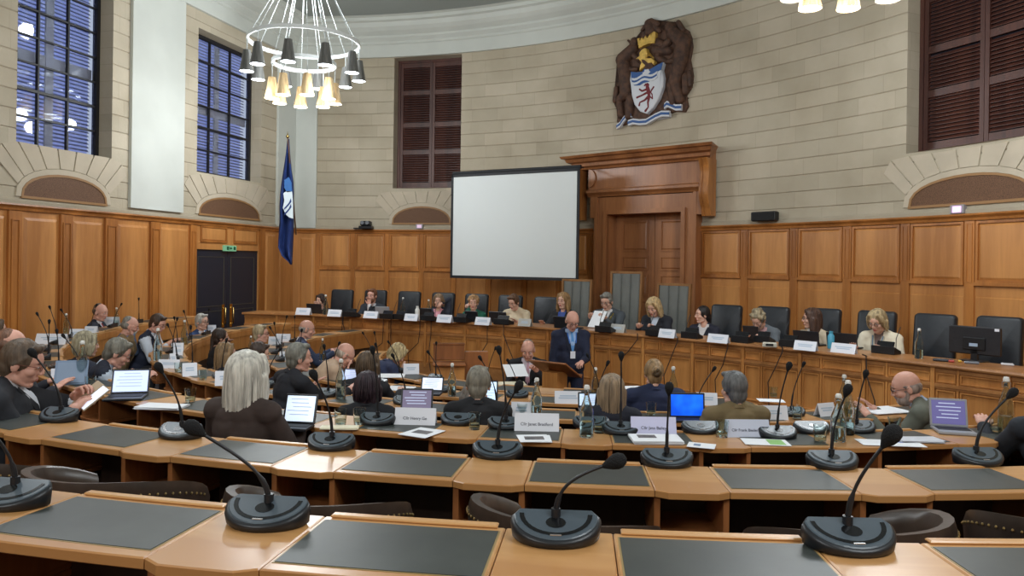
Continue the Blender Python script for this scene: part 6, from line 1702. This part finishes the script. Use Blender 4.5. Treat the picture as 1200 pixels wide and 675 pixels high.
# left wing
person(118, 355, 9.35, .58, -1.35, 'balding man in a dark suit with a red tie by the panelling at left', hair='balding', hc=(110, 92, 78), top=(34, 38, 50), shirt=(210, 210, 215), tie=(150, 60, 60), skin='pink', pitch=12, yaw=-18, lean=2, L='read', R_='desk2', wide=1.1)
person(153, 370, 8.3, .47, -1.1, 'grey-bearded man in a tan jacket, chin resting on his hand, on the left wing', hair='balding', hc=(150, 144, 134), top=(136, 112, 80), shirt=(90, 110, 140), beard=(196, 192, 186), L='desk', R_='chin', pitch=14, lean=14, skin='pink', wide=1.12)
person(185, 367, 8.5, .47, -1.45, 'man with brown hair and glasses in a navy vest with white sleeves', hair='short', hc=(82, 60, 46), top=(36, 42, 60), shirt=(200, 208, 220), vest=True, glasses=(50, 40, 40), pitch=24, lean=16, skin='pink', yaw=-10, L='write', R_='write', wide=1.05)
person(237, 367, 9.8, .47, -1.75, 'white-haired man with dark glasses and a blue suit in front of the navy door', hair='short', hc=(206, 202, 194), top=(44, 66, 108), shirt=(206, 214, 224), tie=(130, 170, 200), glasses=(40, 36, 38), lean=4, yaw=-8, L='desk', R_='desk', wide=1.08)
person(102, 388, 6.2, .47, -.5, 'woman with an ash-blonde bob and dark jacket seen from behind on the left', hair='bob', hc=(176, 166, 138), top=(34, 38, 52), fem=True, lean=6, strands=40, yaw=-10)
person(138, 395, 5.5, .58, -1.05, 'grey-haired man with glasses in a navy vest bending over the black laptop', hair='short', hc=(128, 124, 112), top=(28, 32, 46), shirt=(176, 188, 204), vest=True, glasses=(90, 50, 50), pitch=26, lean=18, skin='pink', L='desk2', R_='desk2', nk=.025)
HN_, _, _ = person(27, 396, 3.65, .58, -1.25, 'heavy man with glasses in a black suit looking at a phone at the far left', hair='short', hc=(104, 86, 70), top=(34, 36, 42), shirt=(200, 205, 212), glasses=(110, 70, 60), pitch=16, lean=-5, skin='pink', L=((-.05, .24, .90), 'grip'), R_=((.07, .25, .86), 'grip'), fine=True, wide=1.3, vneck=.05, nk=.035, hs=.95, s_rng=(.9, 1.12))
person(14, 384, 4.9, .58, -.9, 'balding reddish-haired head behind the man with the phone at far left', hair='balding', hc=(132, 92, 70), top=(40, 40, 48), lean=6, pitch=10, skin='pink')
person(-6, 372, 6.4, .58, -.9, 'brown-haired person at the very left edge of the picture', hair='bob', hc=(98, 76, 58), top=(40, 40, 46), fem=True, lean=6)
person(259, 384, 8.7, .37, -1.0, 'person with dark brown tied hair in black beside the blonde woman on the left', hair='pony', hc=(62, 46, 38), top=(30, 31, 36), fem=True, lean=6, skin='warm')
person(266, 401, 7.2, .37, -.9, 'woman with long straight light brown hair in black, half hidden by the white-haired woman', hair='long', hc=(158, 128, 92), top=(32, 34, 44), fem=True, yaw=-20, strands=40, lean=8)
person(306, 380, 8.9, .37, -1.35, 'blond-grey man with dark glasses and light blue shirt beyond the white-haired woman', hair='short', hc=(196, 176, 140), top=(146, 162, 182), glasses=(40, 40, 44), skin='pink', lean=10, yaw=-4, wide=1.1)
person(304, 400, 6.6, .47, -1.1, 'dark brown head just above the white-haired woman', hair='short', hc=(72, 54, 44), top=(60, 62, 76), lean=12, pitch=14, s_rng=(.85, 1.05))
person(291, 411, 3.75, .58, -.25, 'woman with long white hair and dark brown jacket seen from behind', hair='long', hc=(234, 230, 218), top=(62, 50, 46), fem=True, lean=6, fine=True, strands=170, R_='desk', wide=1.02, hs=1.10, collar=(62, 50, 46), nk=.025)
person(360, 374, 9.3, .25, -1.2, 'bald man in a blue suit and red tie sitting below the raised bench', hair='bald', hc=(190, 178, 168), top=(52, 62, 88), shirt=(220, 220, 224), tie=(170, 80, 90), skin='pink', pitch=12, lean=4, yaw=-5, wide=1.12, R_='desk2', L='desk2')
person(351, 401, 5.4, .58, -.85, 'grey-haired man in a black jumper reaching over the desk, seen from behind', hair='short', hc=(136, 134, 124), top=(26, 27, 34), skin='pink', lean=16, yaw=-12, R_='far', L='desk', wide=1.12, fine=True, nk=.025)
person(404, 400.5, 7.0, .37, -1.15, 'bald man with glasses in a tan sweater leaning forward', hair='bald', hc=(186, 168, 150), top=(178, 152, 128), glasses=(120, 60, 60), pitch=34, lean=34, skin='pink', wide=1.1, nk=.025)
person(432, 412, 5.9, .47, -.2, 'brown-haired person in black seen from behind, between the bald man and the blonde woman', hair='bob', hc=(98, 78, 58), top=(28, 28, 33), fem=True, lean=12, R_='far', yaw=-10, strands=30, nk=.025)
person(431, 435, 4.75, .47, .05, 'woman with short dark purple-tinted hair in black, behind the first large name card', hair='bob', hc=(52, 36, 46), top=(26, 27, 32), fem=True, lean=14, fine=True, strands=60, s_rng=(.86, 1.05), nk=.025)
person(466, 402, 8.2, .25, -.9, 'blonde woman in navy bending her head low near the oak stand', hair='bob', hc=(212, 190, 144), top=(42, 50, 78), fem=True, pitch=38, lean=34, strands=24)
# middle, backs to the camera
person(561, 428, 4.65, .47, .0, 'grey-haired person in a black jacket seen from behind in the middle', hair='short', hc=(142, 136, 122), top=(28, 29, 33), lean=6, fine=True, s_rng=(.86, 1.05), wide=1.15, pitch=6, fem=True, hs=1.08, nk=.025)
person(552, 449, 5.35, .37, -.8, 'person in a red knitted top half hidden by the grey-haired person in black', hair='short', hc=(120, 110, 100), top=(118, 42, 44), fem=True, lean=26, pitch=34, s_rng=(.8, 1.05))
person(717, 438, 4.7, .47, -.05, 'woman with long straight ash-blonde hair seen from behind', hair='long', hc=(164, 140, 112), top=(30, 32, 44), fem=True, lean=4, fine=True, strands=170, s_rng=(.84, 1.05), nk=.025)
person(766, 420, 5.6, .37, .05, 'woman with a small hair bun in a navy jumper seen from behind', hair='bun', hc=(164, 132, 92), top=(34, 42, 70), fem=True, lean=8, fine=True, s_rng=(.88, 1.05), wide=1.25, hs=.95, nk=.025)
person(860, 434, 4.7, .47, .1, 'grey-haired man in an olive-tan jacket seen from behind on the right', hair='short', hc=(116, 116, 116), top=(118, 102, 72), lean=6, fine=True, s_rng=(.86, 1.05), wide=1.12, L='wide', yaw=8, hs=1.08, nk=.025)
person(1062, 433, 4.9, .47, 1.0, 'balding man with glasses in a grey tweed jacket leaning over papers at right', hair='bald', hc=(172, 152, 142), top=(92, 94, 84), shirt=(170, 185, 210), glasses=(30, 30, 30), beard=(170, 150, 140), lean=30, pitch=18, skin='pink', fine=True, L='far', R_='far', wide=1.2, yaw=12, s_rng=(.86, 1.08), nk=.025)
person(1226, 430, 3.75, .58, .1, 'person in a dark jacket at the right edge with a hand on the silver laptop', hair='short', hc=(110, 100, 90), top=(34, 37, 44), lean=10, fine=True, L=((-.10, .47, .86), 'curl'), R_='desk', wide=1.1, skin='pink')
# ---- seats under those who sit in the ring
SE = thing('office_chair', 'x', 'chair')
m = MB(); m.prism(rrect(.46, .44, .08), .38, .46, .025); m.build('seat', LEA, SE, smooth=True)
m = MB(); padded(m, .42, .26, .06, .04, .50, -.21, -.05); m.build('backrest', LEA, SE, smooth=True)
for sx in (-.18, .18):
    for sy in (-.17, .17): m = MB(); m.tube([(sx, sy, .39), (sx*1.1, sy*1.1, 0)], [.018, .014], 8); m.build('leg', CHRW, SE)
first = True
for root, loc, rz, s, floor, stand in PEOPLE:
    if stand or floor == DF: continue
    o = SE if first else dup(SE); first = False
    o.location = (loc.x, loc.y, floor); o.rotation_euler.z = rz; o.scale = (1, 1, max(.7, (loc.z-floor+.40*s)/.46))
    o['label'] = ('low leather chair of the '+' '.join(root['label'].split()[:10])).replace(' the the ', ' the '); o['label'] = ' '.join(o['label'].split()[:16])
# phone in the hand of the man at the far left
p = HN_[0].lerp(HN_[1], .5)+Vector((.10, .0, .035))
o = thing('phone', 'lit phone in a pale case held by the man at the far left', 'phone', p, -.45)
PT = Matrix.Rotation(.7, 4, 'X') @ Matrix.Rotation(-.3, 4, 'Z')
m = MB(); m.T = PT; m.box((0, 0, 0), (.074, .15, .009), 0, .003); m.box((-.082, 0, -.002), (.08, .155, .006), 0, .002); m.build('phone_case', M('tan_case', (176, 156, 130), .6), o)
m = MB(); m.T = PT; m.box((0, 0, .0052), (.066, .14, .001)); m.build('phone_screen', M('phone_glow', (214, 226, 248), .4, emit=.7), o)
p = at_d(700, 374, dais_s(700, .45)[1])
o = thing('paper_sheet', 'white sheet held up by the grey-haired chairman', 'paper', p, -.7); m = MB(); m.T = Matrix.Rotation(.9, 4, 'X'); m.box((0, 0, 0), (.21, .28, .003)); m.build('sheet', PAP, o)
p = at_d(604, 434, 8.62)
o = thing('paper_sheet', 'curved white paper held by the seated man in the black suit', 'paper', p, .3); m = MB(); m.T = Matrix.Rotation(.55, 4, 'X'); m.box((0, 0, 0), (.26, .22, .003)); m.build('sheet', PAP, o)
# ================================================================ chandeliers (with their light and added fill) 
STEEL = M('white_metal_ring', (225, 230, 230), .35); GREYSH = M('grey_ribbed_shade', (112, 112, 108), .45, rgb2=(84, 84, 82), scale=30, stretch=(1, 1, .05)); GOLDSH = M('woven_gold_lit_shade', (206, 178, 132), .6, rgb2=(160, 132, 92), scale=40, stretch=(1, 1, .05))  # gold of the inner shades is light from above, put into the colour
LAMP = M('lamp_lens', (235, 246, 255), .4, emit=9)
CABLE = M('pale_cable', (190, 196, 196), .4)
def lamp_part(root, mats, p, top):
    sh = MB(); prof = [(.052, .30), (.054, .31), (.075, .16), (.104, 0), (.100, 0), (.07, .16), (.045, .29)]
    n = 18
    sh.lathe(prof, n); o = sh.build('lamp_shade', mats, root, smooth=True, loc=p)
    d = MB(); d.lathe([(.001, .004), (.098, .004), (.099, .016), (.001, .02)], 16); d.build('lamp_lens', LAMP, o, smooth=True)
    c = MB(); c.tube([(0, 0, .30), (0, 0, top)], .008, 6); c.build('stem', CABLE, o)
    return o
def chandelier(loc, label):
    root = thing('chandelier', label, 'chandelier', loc, .1)
    for R, z, n, mats, drop in ((.80, 5.43, 10, GREYSH, .50), (.45, 5.12, 8, GOLDSH, .56)):
        rg = MB(); N = 48; vs = []
        for i in range(N):
            q = 2*PI*i/N
            for a, b in ((R-.016, z-.026), (R+.016, z-.026), (R+.016, z+.026), (R-.016, z+.026)): vs.append((a*math.cos(q), a*math.sin(q), b))
        rg.add(vs, [(i*4+k, i*4+(k+1) % 4, ((i+1) % N)*4+(k+1) % 4, ((i+1) % N)*4+k) for i in range(N) for k in range(4)])
        rg.build('ring', STEEL, root)
        p0 = None
        for i in range(n):
            q = 2*PI*(i+.35)/n; p = (R*math.cos(q), R*math.sin(q), z-drop)
            if p0 is None: p0 = lamp_part(root, mats, p, drop)
            else: dup(p0, loc=p, parent=root)
        for i in range(n):
            q = 2*PI*(i+.35)/n
            c = MB(); c.tube([(R*math.cos(q), R*math.sin(q), z), (.05*math.cos(q), .05*math.sin(q), CEIL_Z-.12)], .0045, 5); c.build('suspension_cable', CABLE, root)
    h = MB(); h.lathe([(.10, CEIL_Z), (.11, CEIL_Z-.06), (.07, CEIL_Z-.14), (.001, CEIL_Z-.15)], 20); h.build('ceiling_rose', STEEL, root, smooth=True)
    return root
c1 = chandelier((-3.12, 11.0, 0), 'two-ring chandelier of cone lamps hanging in front of the windows at left')
c2 = dup(c1, loc=(2.85, 6.35, 0), label='chandelier at the top right of the room, only its lowest lamps showing')
for x, y in ((-3.12, 11.0), (2.85, 6.35), (-3.0, 4.5), (2.0, .2), (-3.0, -1.2)):
    for k in range(4):      # four lights per chandelier; unseen ones are added near the camera as fill
        q = .6+PI/2*k; point((x+.62*math.cos(q), y+.62*math.sin(q), 4.45), 46 if y > 3 else 66, .10)
for x, y in ((-3.12, 11.0), (2.85, 6.35)): point((x, y, 5.95), 80, .12)  # added lights above the rings, no lamp there, to brighten the ceiling
